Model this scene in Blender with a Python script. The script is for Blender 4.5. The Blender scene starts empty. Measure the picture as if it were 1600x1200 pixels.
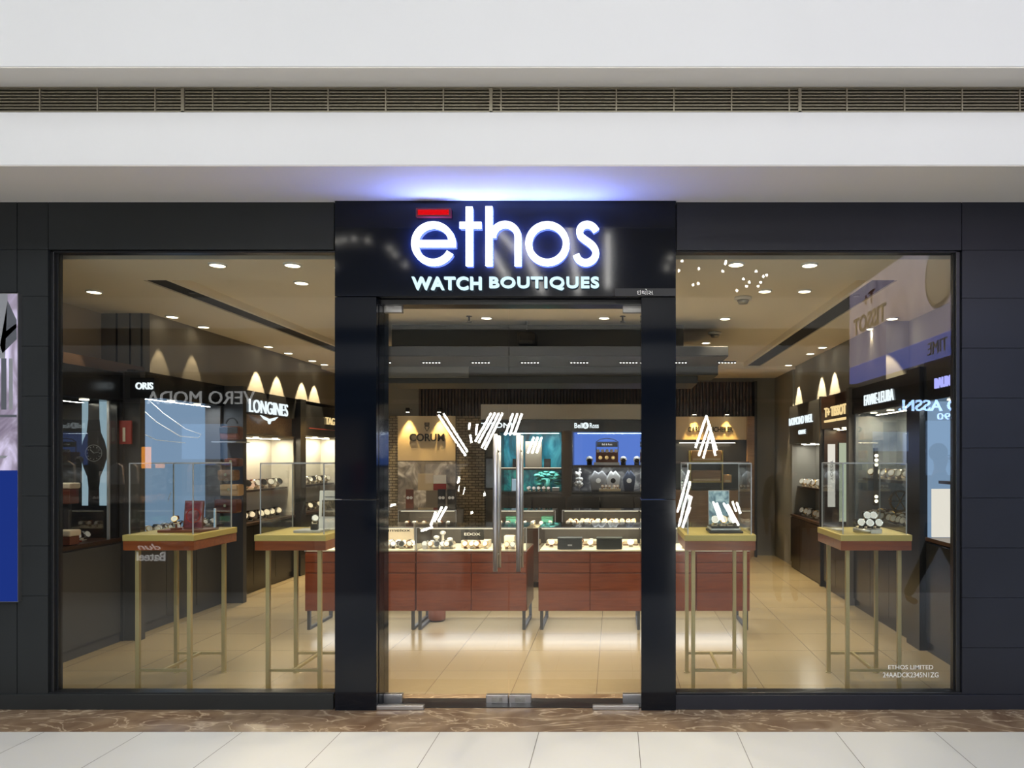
import bpy, math, random
from mathutils import Vector, Matrix, Euler
random.seed(7)
sc = bpy.context.scene
COL = sc.collection
PI = math.pi
F = 1155.0; CX = 960.0; CY = 714.0; EYE = 1.65; D = 4.84
# ------------------------------------------------------------------ camera
cd = bpy.data.cameras.new('camera'); cam = bpy.data.objects.new('camera', cd); COL.objects.link(cam)
cam.location = (0, 0, EYE); cam.rotation_euler = (PI/2, 0, 0)
cd.sensor_width = 36; cd.lens = F/1600*36; cd.shift_x = (800-CX)/1600; cd.shift_y = (CY-600)/1600
cd.clip_start = .05; cd.clip_end = 100
sc.camera = cam
# ------------------------------------------------------------------ colour management, world, big lights
sc.view_settings.view_transform = 'Standard'; sc.view_settings.look = 'None'
sc.view_settings.gamma = 1; sc.view_settings.exposure = 0.0; sc.view_settings.use_curve_mapping = False
try:
    sc.cycles.use_denoising = True; sc.cycles.max_bounces = 10; sc.cycles.transparent_max_bounces = 24
    sc.cycles.diffuse_bounces = 4; sc.cycles.glossy_bounces = 4
    sc.cycles.sample_clamp_indirect = 4; sc.cycles.caustics_reflective = False; sc.cycles.caustics_refractive = False
except Exception: pass
w = bpy.data.worlds.new('world'); sc.world = w; w.use_nodes = True
w.node_tree.nodes['Background'].inputs[0].default_value = (.80, .88, 1, 1)
w.node_tree.nodes['Background'].inputs[1].default_value = .22

def area(name, loc, rot, sx, sy, power, color=(1, 1, 1), parent=None, spread=PI):
    l = bpy.data.lights.new(name, 'AREA'); l.shape = 'RECTANGLE'; l.size = sx; l.size_y = sy
    l.energy = power; l.color = color; l.spread = spread
    o = bpy.data.objects.new(name, l); COL.objects.link(o); o.location = loc; o.rotation_euler = rot
    o.visible_camera = True
    return o
def spot(name, loc, power, color, angle=60, blend=.6, rot=(0, 0, 0), size=.03):
    l = bpy.data.lights.new(name, 'SPOT'); l.energy = power*2.25; l.color = color
    l.spot_size = math.radians(angle); l.spot_blend = blend; l.shadow_soft_size = size
    o = bpy.data.objects.new(name, l); COL.objects.link(o); o.location = loc; o.rotation_euler = rot
    return o
# daylight from the atrium roof above and behind the camera
area('atrium_skylight', (0, -6.5, 9.5), (math.radians(50), 0, 0), 18, 5, 950, (.95, .98, 1))
area('opposite_front_fill', (0, -1.5, 9.6), (math.radians(-42), 0, 0), 22, 3, 380, (.97, .98, 1))  # added fill on the opposite front, for a paler veil in the window reflections
area('corridor_ceiling_panel', (0, 1.3, 6.5), (math.radians(3), 0, 0), 16, 1.2, 60, (1, .99, .97), spread=math.radians(120))
WARM = (1, .78, .47); WARM2 = (1, .84, .6); NEUT = (1, .93, .8); COOL = (.82, .91, 1)

# ------------------------------------------------------------------ materials
M = {}
def mat(name, col, rough=.5, metal=0, emit=None, es=0, spec=None, coat=0, noise=None, bump=0):
    m = bpy.data.materials.new(name); m.use_nodes = True
    nt = m.node_tree; b = nt.nodes['Principled BSDF']
    b.inputs['Base Color'].default_value = (*col, 1); b.inputs['Roughness'].default_value = rough
    b.inputs['Metallic'].default_value = metal
    if spec is not None: b.inputs['Specular IOR Level'].default_value = spec
    if coat: b.inputs['Coat Weight'].default_value = coat; b.inputs['Coat Roughness'].default_value = .04
    if emit: b.inputs['Emission Color'].default_value = (*emit, 1); b.inputs['Emission Strength'].default_value = es
    if noise:
        sca, amt = noise
        tc = nt.nodes.new('ShaderNodeTexCoord'); n = nt.nodes.new('ShaderNodeTexNoise')
        n.inputs['Scale'].default_value = sca; n.inputs['Detail'].default_value = 5
        r = nt.nodes.new('ShaderNodeValToRGB')
        r.color_ramp.elements[0].position = .3; r.color_ramp.elements[1].position = .7
        r.color_ramp.elements[0].color = (*[max(0, c*(1-amt)) for c in col], 1)
        r.color_ramp.elements[1].color = (*[min(1, c*(1+amt)) for c in col], 1)
        nt.links.new(tc.outputs['Object'], n.inputs['Vector']); nt.links.new(n.outputs['Fac'], r.inputs[0])
        nt.links.new(r.outputs[0], b.inputs['Base Color'])
        if bump:
            bp = nt.nodes.new('ShaderNodeBump'); bp.inputs['Strength'].default_value = bump; bp.inputs['Distance'].default_value = .01
            nt.links.new(n.outputs['Fac'], bp.inputs['Height']); nt.links.new(bp.outputs[0], b.inputs['Normal'])
    M[name] = m; return m
def emitm(name, col, s):
    m = bpy.data.materials.new(name); m.use_nodes = True; nt = m.node_tree; nt.nodes.clear()
    e = nt.nodes.new('ShaderNodeEmission'); e.inputs[0].default_value = (*col, 1); e.inputs[1].default_value = s
    o = nt.nodes.new('ShaderNodeOutputMaterial'); nt.links.new(e.outputs[0], o.inputs[0]); M[name] = m; return m
def glassm(name, base, tint=(1, 1, 1)):
    m = bpy.data.materials.new(name); m.use_nodes = True; nt = m.node_tree; nt.nodes.clear()
    t = nt.nodes.new('ShaderNodeBsdfTransparent'); t.inputs[0].default_value = (*tint, 1)
    g = nt.nodes.new('ShaderNodeBsdfGlossy'); g.inputs['Roughness'].default_value = .0
    lw = nt.nodes.new('ShaderNodeLayerWeight'); lw.inputs[0].default_value = .5
    p = nt.nodes.new('ShaderNodeMath'); p.operation = 'POWER'; p.inputs[1].default_value = 4
    a = nt.nodes.new('ShaderNodeMath'); a.operation = 'MULTIPLY_ADD'; a.inputs[1].default_value = .8; a.inputs[2].default_value = base
    mx = nt.nodes.new('ShaderNodeMixShader'); o = nt.nodes.new('ShaderNodeOutputMaterial')
    nt.links.new(lw.outputs['Facing'], p.inputs[0]); nt.links.new(p.outputs[0], a.inputs[0]); nt.links.new(a.outputs[0], mx.inputs[0])
    nt.links.new(t.outputs[0], mx.inputs[1]); nt.links.new(g.outputs[0], mx.inputs[2]); nt.links.new(mx.outputs[0], o.inputs[0])
    M[name] = m; return m
def tilem(name, col, col2, mortar, tw, th, ox, oy, rough, msize=.003, stain=(.6, .12), coat=0, rot=0):
    m = bpy.data.materials.new(name); m.use_nodes = True; nt = m.node_tree; b = nt.nodes['Principled BSDF']
    g = nt.nodes.new('ShaderNodeNewGeometry'); mp = nt.nodes.new('ShaderNodeMapping')
    mp.inputs['Location'].default_value = (-ox, -oy, 0)
    br = nt.nodes.new('ShaderNodeTexBrick'); br.offset = 0; br.squash = 1
    br.inputs['Color1'].default_value = (*col, 1); br.inputs['Color2'].default_value = (*col2, 1); br.inputs['Mortar'].default_value = (*mortar, 1)
    br.inputs['Scale'].default_value = 1; br.inputs['Mortar Size'].default_value = msize; br.inputs['Mortar Smooth'].default_value = .1
    br.inputs['Brick Width'].default_value = tw; br.inputs['Row Height'].default_value = th
    n = nt.nodes.new('ShaderNodeTexNoise'); n.inputs['Scale'].default_value = stain[0]; n.inputs['Detail'].default_value = 6
    mx = nt.nodes.new('ShaderNodeMix'); mx.data_type = 'RGBA'; mx.blend_type = 'MULTIPLY'
    r = nt.nodes.new('ShaderNodeValToRGB'); s = stain[1]
    r.color_ramp.elements[0].color = (1-s, 1-s, 1-s, 1); r.color_ramp.elements[1].color = (1, 1, 1, 1)
    mx.inputs[0].default_value = 1
    nt.links.new(g.outputs['Position'], mp.inputs[0]); nt.links.new(mp.outputs[0], br.inputs['Vector'])
    nt.links.new(g.outputs['Position'], n.inputs['Vector']); nt.links.new(n.outputs['Fac'], r.inputs[0])
    nt.links.new(br.outputs['Color'], mx.inputs[6]); nt.links.new(r.outputs[0], mx.inputs[7]); nt.links.new(mx.outputs[2], b.inputs['Base Color'])
    b.inputs['Roughness'].default_value = rough
    M[name] = m; return m
def marble():
    m = bpy.data.materials.new('brown_marble'); m.use_nodes = True; nt = m.node_tree; b = nt.nodes['Principled BSDF']
    g = nt.nodes.new('ShaderNodeNewGeometry')
    n = nt.nodes.new('ShaderNodeTexNoise'); n.inputs['Scale'].default_value = 3.5; n.inputs['Detail'].default_value = 7; n.inputs['Distortion'].default_value = 1.2
    r = nt.nodes.new('ShaderNodeValToRGB'); r.color_ramp.elements[0].position = .3; r.color_ramp.elements[1].position = .72
    r.color_ramp.elements[0].color = (.17, .105, .065, 1); r.color_ramp.elements[1].color = (.36, .26, .17, 1)
    v = nt.nodes.new('ShaderNodeTexNoise'); v.inputs['Scale'].default_value = 1.9; v.inputs['Detail'].default_value = 3; v.inputs['Distortion'].default_value = 2.2
    mp = nt.nodes.new('ShaderNodeMapping'); mp.inputs['Rotation'].default_value = (0, 0, .6); mp.inputs['Scale'].default_value = (1, 2.2, 1)
    nt.links.new(g.outputs['Position'], n.inputs['Vector']); nt.links.new(n.outputs['Fac'], r.inputs[0])
    nt.links.new(g.outputs['Position'], mp.inputs[0]); nt.links.new(mp.outputs[0], v.inputs['Vector'])
    sb_ = nt.nodes.new('ShaderNodeMath'); sb_.operation = 'SUBTRACT'; sb_.inputs[1].default_value = .5; ab = nt.nodes.new('ShaderNodeMath'); ab.operation = 'ABSOLUTE'
    nt.links.new(v.outputs['Fac'], sb_.inputs[0]); nt.links.new(sb_.outputs[0], ab.inputs[0])
    vr = nt.nodes.new('ShaderNodeValToRGB'); vr.color_ramp.elements[0].color = (1, 1, 1, 1); vr.color_ramp.elements[1].color = (0, 0, 0, 1); vr.color_ramp.elements[1].position = .028
    mx = nt.nodes.new('ShaderNodeMix'); mx.data_type = 'RGBA'
    mul = nt.nodes.new('ShaderNodeMath'); mul.operation = 'MULTIPLY'; mul.use_clamp = True; n2 = nt.nodes.new('ShaderNodeTexNoise'); n2.inputs['Scale'].default_value = 4
    nt.links.new(ab.outputs[0], vr.inputs[0]); nt.links.new(vr.outputs[0], mul.inputs[0]); nt.links.new(n2.outputs['Fac'], mul.inputs[1])
    nt.links.new(mul.outputs[0], mx.inputs[0]); nt.links.new(r.outputs[0], mx.inputs[6]); mx.inputs[7].default_value = (.95, .78, .56, 1)
    nt.links.new(mx.outputs[2], b.inputs['Base Color']); b.inputs['Roughness'].default_value = .22
    M['brown_marble'] = m
def woodm(name, c1, c2, rough=.35, coat=.2, axis=0):
    m = bpy.data.materials.new(name); m.use_nodes = True; nt = m.node_tree; b = nt.nodes['Principled BSDF']
    tc = nt.nodes.new('ShaderNodeTexCoord'); mp = nt.nodes.new('ShaderNodeMapping')
    s = [14, 14, 14]; s[axis] = 1.2; mp.inputs['Scale'].default_value = s
    n = nt.nodes.new('ShaderNodeTexNoise'); n.inputs['Scale'].default_value = 3; n.inputs['Detail'].default_value = 6; n.inputs['Distortion'].default_value = .8
    r = nt.nodes.new('ShaderNodeValToRGB'); r.color_ramp.elements[0].position = .3; r.color_ramp.elements[1].position = .7
    r.color_ramp.elements[0].color = (*c1, 1); r.color_ramp.elements[1].color = (*c2, 1)
    nt.links.new(tc.outputs['Object'], mp.inputs[0]); nt.links.new(mp.outputs[0], n.inputs['Vector']); nt.links.new(n.outputs['Fac'], r.inputs[0])
    nt.links.new(r.outputs[0], b.inputs['Base Color']); b.inputs['Roughness'].default_value = rough; b.inputs['Coat Weight'].default_value = coat
    M[name] = m
def brickm():
    m = bpy.data.materials.new('grey_brick'); m.use_nodes = True; nt = m.node_tree; b = nt.nodes['Principled BSDF']
    g = nt.nodes.new('ShaderNodeNewGeometry'); sp = nt.nodes.new('ShaderNodeSeparateXYZ'); cb = nt.nodes.new('ShaderNodeCombineXYZ')
    br = nt.nodes.new('ShaderNodeTexBrick'); br.inputs['Scale'].default_value = 1; br.inputs['Brick Width'].default_value = .11; br.inputs['Row Height'].default_value = .045
    br.inputs['Mortar Size'].default_value = .006; br.inputs['Color1'].default_value = (.36, .32, .25, 1); br.inputs['Color2'].default_value = (.22, .2, .16, 1); br.inputs['Mortar'].default_value = (.08, .07, .06, 1)
    nt.links.new(g.outputs['Position'], sp.inputs[0]); nt.links.new(sp.outputs['X'], cb.inputs[0]); nt.links.new(sp.outputs['Z'], cb.inputs[1]); nt.links.new(cb.outputs[0], br.inputs['Vector'])
    bp = nt.nodes.new('ShaderNodeBump'); bp.inputs['Distance'].default_value = .01; bp.invert = True
    nt.links.new(br.outputs['Fac'], bp.inputs['Height']); nt.links.new(bp.outputs[0], b.inputs['Normal'])
    nt.links.new(br.outputs['Color'], b.inputs['Base Color']); b.inputs['Roughness'].default_value = .85; M['grey_brick'] = m
def picm(name, cols, scale, seed=0, emit=0, stretch=(1, 1, 1), rough=.3, distort=1.5):
    """a printed picture: blotches of colour fixed to the print"""
    m = bpy.data.materials.new(name); m.use_nodes = True; nt = m.node_tree; b = nt.nodes['Principled BSDF']
    g = nt.nodes.new('ShaderNodeNewGeometry'); mp = nt.nodes.new('ShaderNodeMapping'); mp.inputs['Location'].default_value = (seed, seed*.7, seed*.3); mp.inputs['Scale'].default_value = stretch
    n = nt.nodes.new('ShaderNodeTexNoise'); n.inputs['Scale'].default_value = scale; n.inputs['Detail'].default_value = 4; n.inputs['Distortion'].default_value = distort
    r = nt.nodes.new('ShaderNodeValToRGB'); k = len(cols)
    r.color_ramp.interpolation = 'LINEAR'
    while len(r.color_ramp.elements) < k: r.color_ramp.elements.new(.5)
    for i, c in enumerate(cols):
        r.color_ramp.elements[i].position = .28 + .44*i/(k-1); r.color_ramp.elements[i].color = (*c, 1)
    nt.links.new(g.outputs['Position'], mp.inputs[0]); nt.links.new(mp.outputs[0], n.inputs['Vector']); nt.links.new(n.outputs['Fac'], r.inputs[0])
    nt.links.new(r.outputs[0], b.inputs['Base Color']); b.inputs['Roughness'].default_value = rough
    if emit:
        nt.links.new(r.outputs[0], b.inputs['Emission Color']); b.inputs['Emission Strength'].default_value = emit
    M[name] = m

mat('white_plaster', (.84, .845, .84), .7, noise=(1.2, .012))
mat('beige_soffit', (.90, .86, .79), .75)
mat('shop_ceiling', (.88, .80, .67), .8)
mat('slate_panel', (.021, .024, .025), .42, noise=(3, .08), spec=.35)
mat('slate_panel_blue', (.018, .020, .029), .42, noise=(3, .08), spec=.35)
mat('gap_black', (.006, .006, .007), .8)
mat('black_gloss', (.0035, .0055, .010), .07, coat=.0, spec=.3)
mat('black_frame', (.012, .013, .015), .3)
mat('steel', (.52, .52, .54), .38, 1)
mat('steel_dull', (.42, .42, .41), .4, 1)
mat('grille_metal', (.30, .27, .20), .45, .5)
mat('gold_slab', (.50, .40, .13), .42, .3)
mat('gold_leg', (.44, .36, .17), .38, .5)
woodm('apron_wood', (.16, .035, .008), (.25, .065, .015), .3)
woodm('counter_wood', (.13, .024, .006), (.21, .048, .012), .3)
woodm('dark_wood', (.03, .014, .008), (.06, .03, .018), .3)
woodm('tan_wood', (.25, .14, .07), (.36, .21, .11), .4)
mat('wall_grey', (.25, .245, .23), .8, noise=(1.5, .03))
mat('wall_beige', (.45, .38, .29), .8); mat('beam_brown', (.10, .06, .04), .5); mat('wall_taupe', (.20, .18, .155), .8, noise=(1.5, .03))
mat('dark_grey', (.055, .055, .058), .55); mat('reflection_pale', (.62, .62, .60), .8)
mat('raft_grey', (.065, .068, .07), .55)
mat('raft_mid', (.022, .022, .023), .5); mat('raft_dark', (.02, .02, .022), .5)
mat('matt_black', (.010, .010, .011), .5)
mat('satin_black', (.014, .014, .015), .22)
mat('display_white', (.80, .77, .70), .6)
mat('display_cream', (.85, .74, .55), .6)
mat('cream_leather', (.72, .62, .47), .5)
mat('leather_brown', (.15, .045, .025), .45)
mat('leather_red', (.32, .02, .02), .5)
mat('watch_steel', (.75, .74, .72), .22, 1)
mat('watch_gold', (.85, .6, .28), .25, 1)
mat('watch_white', (.85, .85, .85), .3)
mat('card_white', (.82, .82, .80), .5)
mat('card_silver', (.45, .47, .50), .35, .4)
mat('chip_light', (.85, .85, .82), .4)
mat('orange_box', (.60, .38, .18), .5)
mat('flower', (.05, .22, .15), .6)
mat('flower_teal', (.06, .30, .24), .6)
mat('granite_dark', (.03, .028, .028), .25); mat('inlay_grey', (.12, .105, .09), .3)
mat('kiosk_brown', (.07, .028, .018), .35)
mat('shop_red', (.35, .03, .02), .5)
mat('skin', (.36, .20, .13), .5)
mat('hair', (.012, .010, .009), .6)
mat('shirt_grey', (.11, .12, .14), .8)
mat('suit_black', (.012, .012, .014), .6)
mat('trouser_black', (.010, .010, .012), .8)
mat('taupe_cabinet', (.10, .09, .085), .6)
mat('champagne', (.68, .56, .38), .45, .2)
marble(); brickm()
tilem('mall_tile', (.72, .725, .70), (.70, .705, .685), (.16, .15, .13), .5934, .6, -.453, 4.436, .32, .0022, (.8, .05))
tilem('shop_tile', (.37, .295, .18), (.35, .275, .168), (.16, .12, .08), .597, .6, -.125, 5.1, .20, .0025, (1.3, .22))
glassm('shop_glass', .034, (.95, .965, .95)); glassm('door_glass', .034, (.95, .96, .945)); glassm('case_glass', .035, (.975, .985, .98))
emitm('lamp_warm', (1, .86, .62), 9); emitm('lamp_white', (1, .96, .88), 10)
emitm('sign_white', (.85, .90, 1), 3.0); emitm('sign_side', (.16, .24, 1), 58); emitm('sign_small', (.66, .90, .98), 1.2); emitm('sign_red', (1, .008, .014), 1.3)
emitm('sign_in', (.85, .93, 1), 1.25); emitm('sign_gold', (1, .72, .34), 1.1); emitm('sign_blue', (.42, .42, 1), 1.2)
emitm('sign_reflect', (.35, .55, 1), 28); emitm('sign_mall', (1, 1, 1), 3.5)
emitm('tube_light', (1, .98, .92), 60); emitm('bulb', (1, .95, .85), 55)
emitm('strip_light', (1, .9, .68), 1.3); emitm('panel_blue', (.35, .52, .78), .62); emitm('panel_pale', (.42, .58, .70), .75)
emitm('panel_sky', (.13, .26, .85), .85); emitm('panel_white', (1, .93, .84), .9); emitm('panel_teal', (.02, .25, .32), .8)
emitm('banner_blue', (.22, .28, 1), 3.2); emitm('panel_lime', (.75, .82, .60), .62)
emitm('poster_blue', (.012, .032, .21), 1.0)
emitm('mall_glow', (1, .62, .3), 4.5); emitm('mall_blue', (.35, .55, .9), 2.5); emitm('mall_soft', (1, .9, .8), 1.1); emitm('mall_orange', (1, .35, .04), 10)
picm('picture_teal', [(.0, .02, .03), (.0, .14, .20), (.08, .42, .50)], 3.6, 3, .42, (1, 1, .6))
picm('picture_reef', [(.0, .02, .03), (.0, .10, .12), (.03, .32, .26)], 5, 9, .5)
picm('picture_flight', [(.02, .02, .03), (.10, .10, .11), (.55, .55, .55)], 4, 5, .35)
picm('picture_bikes', [(.03, .03, .035), (.22, .20, .18), (.75, .72, .68)], 3.2, 14, .12)
picm('poster_city', [(.05, .03, .06), (.28, .24, .32), (.70, .64, .85)], 4.5, 21, .5, (1, 1, .6))
picm('tissot_city', [(.45, .38, .55), (.70, .60, .80), (.95, .85, .95)], 1.2, 31, 2.2, (1, 1, .4))
picm('picture_portrait', [(.02, .05, .10), (.18, .30, .38), (.62, .80, .88)], 12, 4, .25)
picm('picture_red', [(.06, .02, .03), (.22, .05, .07), (.35, .28, .30)], 7, 8, .08)
picm('picture_photo', [(.02, .02, .015), (.10, .08, .05), (.40, .33, .22)], 22, 18, .1)
picm('clothes', [(.04, .03, .04), (.30, .25, .24), (.9, .8, .75)], 3, 2, .8, (2.5, 1, .4))
picm('picture_slate', [(.05, .06, .07), (.14, .16, .18), (.22, .25, .28)], 1.2, 6, .25)

# ------------------------------------------------------------------ mesh helpers
def P(px, py, z): return Vector(((px-CX)*z/F, z, EYE+(CY-py)*z/F))
def X(px, z): return (px-CX)*z/F
def Z(py, z): return EYE+(CY-py)*z/F
class MB:
    def __init__(s): s.v = []; s.f = []; s.mi = []; s.smooth = []
    def face(s, idx, mi=0, sm=False): s.f.append(idx); s.mi.append(mi); s.smooth.append(sm)
    def box(s, x0, x1, y0, y1, z0, z1, mi=0, rz=0, piv=None):
        if x0 > x1: x0, x1 = x1, x0
        if y0 > y1: y0, y1 = y1, y0
        if z0 > z1: z0, z1 = z1, z0
        n = len(s.v)
        pts = [(x0,y0,z0),(x1,y0,z0),(x1,y1,z0),(x0,y1,z0),(x0,y0,z1),(x1,y0,z1),(x1,y1,z1),(x0,y1,z1)]
        if rz:
            c = Vector(piv) if piv else Vector(((x0+x1)/2, (y0+y1)/2, 0)); R = Matrix.Rotation(rz, 3, 'Z')
            pts = [tuple(R @ (Vector(p)-Vector((c.x, c.y, 0))) + Vector((c.x, c.y, 0))) for p in pts]
        s.v += pts
        for q in ((0,3,2,1),(4,5,6,7),(0,1,5,4),(1,2,6,5),(2,3,7,6),(3,0,4,7)): s.face([n+i for i in q], mi)
        return s
    def cyl(s, a, b, r, n=16, mi=0, r2=None, caps=True):
        a = Vector(a); b = Vector(b); r2 = r if r2 is None else r2
        d = (b-a).normalized(); u = d.orthogonal().normalized(); v = d.cross(u)
        k = len(s.v)
        for j, (c, rr) in enumerate(((a, r), (b, r2))):
            for i in range(n):
                t = 2*PI*i/n; s.v.append(tuple(c+rr*(math.cos(t)*u+math.sin(t)*v)))
        for i in range(n): s.face([k+i, k+(i+1) % n, k+n+(i+1) % n, k+n+i], mi, True)
        if caps: s.face([k+i for i in range(n)][::-1], mi); s.face([k+n+i for i in range(n)], mi)
        return s
    def sph(s, c, r, n=10, mi=0, sz=1):
        k = len(s.v); c = Vector(c); m = max(4, n//2+1)
        for j in range(m+1):
            ph = PI*j/m
            for i in range(n):
                t = 2*PI*i/n; s.v.append((c.x+r*math.sin(ph)*math.cos(t), c.y+r*math.sin(ph)*math.sin(t), c.z+sz*r*math.cos(ph)))
        for j in range(m):
            for i in range(n): s.face([k+j*n+i, k+(j+1)*n+i, k+(j+1)*n+(i+1) % n, k+j*n+(i+1) % n], mi, True)
        return s
    def prism(s, pts, ax, d0, d1, mi=0):
        """polygon pts (2D) extruded along axis ax ('x','y','z')"""
        def m(p, d): return {'x': (d, p[0], p[1]), 'y': (p[0], d, p[1]), 'z': (p[0], p[1], d)}[ax]
        k = len(s.v); n = len(pts)
        s.v += [m(p, d0) for p in pts]+[m(p, d1) for p in pts]
        s.face(list(range(k, k+n))[::-1], mi); s.face(list(range(k+n, k+2*n)), mi)
        for i in range(n): s.face([k+i, k+(i+1) % n, k+n+(i+1) % n, k+n+i], mi)
        return s
    def ribbon(s, pts, wd, y0, y1, mi=0, closed=False):
        """stroke of constant width in the XZ plane, extruded from y0 to y1"""
        n = len(pts); L = []; R = []
        for i, p in enumerate(pts):
            a = pts[(i-1) % n] if (i > 0 or closed) else p; b = pts[(i+1) % n] if (i < n-1 or closed) else p
            t = Vector((b[0]-a[0], b[1]-a[1])).normalized(); nn = Vector((-t.y, t.x))*wd/2
            L.append((p[0]+nn.x, p[1]+nn.y)); R.append((p[0]-nn.x, p[1]-nn.y))
        k = len(s.v)
        for l, r in zip(L, R): s.v += [(l[0], y0, l[1]), (r[0], y0, r[1]), (r[0], y1, r[1]), (l[0], y1, l[1])]
        rng = range(n) if closed else range(n-1)
        for i in rng:
            a = k+4*i; b = k+4*((i+1) % n)
            for j in range(4): s.face([a+j, b+j, b+(j+1) % 4, a+(j+1) % 4], mi)
        if not closed: s.face([k, k+1, k+2, k+3], mi); e = k+4*(n-1); s.face([e+3, e+2, e+1, e], mi)
        return s
    def tube(s, pts, r, n=8, mi=0):
        for a, b in zip(pts, pts[1:]): s.cyl(a, b, r, n, mi)
        return s
    def build(s, name, mats, parent=None, bevel=0, origin=None):
        me = bpy.data.meshes.new(name)
        if parent is not None: o0 = root_loc(parent)
        elif origin is not None: o0 = Vector(origin)
        else:
            xs = [p[0] for p in s.v]; ys = [p[1] for p in s.v]; zs = [p[2] for p in s.v]
            o0 = Vector(((min(xs)+max(xs))/2, (min(ys)+max(ys))/2, min(zs)))
        me.from_pydata([tuple(Vector(p)-o0) for p in s.v], [], s.f)
        ms = mats if isinstance(mats, (list, tuple)) else [mats]
        for m_ in ms: me.materials.append(M[m_] if isinstance(m_, str) else m_)
        me.polygons.foreach_set('material_index', s.mi); me.polygons.foreach_set('use_smooth', s.smooth); me.update()
        import bmesh
        bm = bmesh.new(); bm.from_mesh(me); bmesh.ops.recalc_face_normals(bm, faces=bm.faces); bm.to_mesh(me); bm.free()
        o = bpy.data.objects.new(name, me); COL.objects.link(o)
        if parent is not None: o.parent = parent
        else: o.location = o0
        if bevel:
            b = o.modifiers.new('bevel', 'BEVEL'); b.width = bevel; b.segments = 2; b.limit_method = 'ANGLE'
        return o
def root_loc(o):
    L = Vector(o.location)
    while o.parent: o = o.parent; L += Vector(o.location)
    return L
def tag(o, label=None, cat=None, group=None, kind=None):
    if label: o['label'] = label
    if cat: o['category'] = cat
    if group: o['group'] = group
    if kind: o['kind'] = kind
    return o
def thing(name, label, cat, loc, group=None, kind=None):
    o = bpy.data.objects.new(name, None); COL.objects.link(o); o.location = loc; o.empty_display_size = .1
    return tag(o, label, cat, group, kind)
def struct(o, label=None): 
    o['kind'] = 'structure'
    if label: o['label'] = label; o['category'] = label.split()[-1] if False else o.name.split('_')[0]
    return o
def sbox(name, m, x0, x1, y0, y1, z0, z1, bevel=0, label=None):
    return struct(MB().box(x0, x1, y0, y1, z0, z1).build(name, m, bevel=bevel), label)
def dup(root, loc=None, rz=None, label=None, group=None):
    r = root.copy(); COL.objects.link(r)
    if loc is not None: r.location = loc
    if rz is not None: r.rotation_euler = (0, 0, rz)
    if label: r['label'] = label
    if group: r['group'] = group
    for ch in list(root.children):
        c = ch.copy(); COL.objects.link(c); c.parent = r
        for g in ch.children: d = g.copy(); COL.objects.link(d); d.parent = c
    return r
def text_mesh(s, wd=None, ht=None, depth=.004, bold=0, shear=0, spacing=1):
    c = bpy.data.curves.new('t', 'FONT'); c.body = s; c.size = 1; c.extrude = .5; c.offset = bold; c.shear = shear
    c.space_character = spacing; c.align_x = 'CENTER'; c.resolution_u = 4; c.fill_mode = 'BOTH'
    o = bpy.data.objects.new('t', c); COL.objects.link(o)
    dg = bpy.context.evaluated_depsgraph_get(); dg.update()
    me = bpy.data.meshes.new_from_object(o.evaluated_get(dg)); bpy.data.objects.remove(o); bpy.data.curves.remove(c)
    if not len(me.vertices): return me
    xs = [v.co.x for v in me.vertices]; ys = [v.co.y for v in me.vertices]; zs = [v.co.z for v in me.vertices]
    w0 = max(xs)-min(xs); h0 = max(ys)-min(ys); mx = (max(xs)+min(xs))/2; my = (max(ys)+min(ys))/2; z0 = max(zs)-min(zs)
    sx = wd/w0 if wd else ht/h0; sy = ht/h0 if ht else sx
    for v in me.vertices: v.co = ((v.co.x-mx)*sx, (v.co.y-my)*sy, v.co.z*depth/z0)
    me.materials.clear(); return me
def text(name, s, m, c, wd, ht, face='cam', depth=.006, bold=0, parent=None, tilt=0, **k):
    """face: cam (towards -Y), mall (towards +Y), right (+X), left (-X)"""
    me = text_mesh(s, wd, ht, depth, bold, **k); me.materials.append(M[m]); me.name = name
    rz = {'cam': 0, 'mall': PI, 'right': PI/2, 'left': -PI/2}[face]
    R = Euler((PI/2-tilt, 0, rz)).to_matrix().to_4x4(); me.transform(R)
    o = bpy.data.objects.new(name, me); COL.objects.link(o)
    if parent is not None: o.parent = parent; o.location = Vector(c)-root_loc(parent)
    else: o.location = c
    return o
def arc(cx, cz, r, a0, a1, n=40): return [(cx+r*math.cos(a0+(a1-a0)*i/n), cz+r*math.sin(a0+(a1-a0)*i/n)) for i in range(n+1)]

# ================================================================== MALL SIDE STRUCTURE
H_SOF = Z(315, D); Y1 = F*(H_SOF-EYE)/(CY-258); H_LF = Z(175, Y1); H_GR = Z(135, Y1); Y2 = F*(H_GR-EYE)/(CY-105)
XL, XR = -9.5, 8.5
sbox('floor', 'mall_tile', XL, XR, .8, 4.436, -.1, 0)
o = sbox('floor_inlay', 'inlay_grey', XL-4, XR+4, -13, .8, -.1, -.001)
o = sbox('floor_threshold', 'brown_marble', XL, XR, 4.436, D+.3, -.1, .0)
struct(MB().box(XL, XR, Y1, D+.3, H_SOF, H_LF).build('ceiling_lower_bulkhead', 'white_plaster', bevel=.004))
sbox('ceiling_lower_soffit', 'beige_soffit', XL, XR, Y1+.004, D+.1, H_SOF-.004, H_SOF+.001)
struct(MB().box(XL, XR, Y2, Y1+.6, H_GR+.003, 5.2).build('ceiling_upper_bulkhead', 'white_plaster', bevel=.004))
sbox('ceiling_upper_soffit', 'beige_soffit', XL, XR, Y2+.004, Y1+.6, H_GR-.002, H_GR+.004)
sbox('ceiling_vent_void', 'gap_black', XL, XR, Y1+.10, Y1+.14, H_LF-.01, H_GR)
g = thing('air_vent', 'long olive-grey slatted air grille set between the two white bulkheads', 'air vent', (0, Y1+.03, H_LF))
mb = MB(); n = 8; hh = H_GR-H_LF
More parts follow.
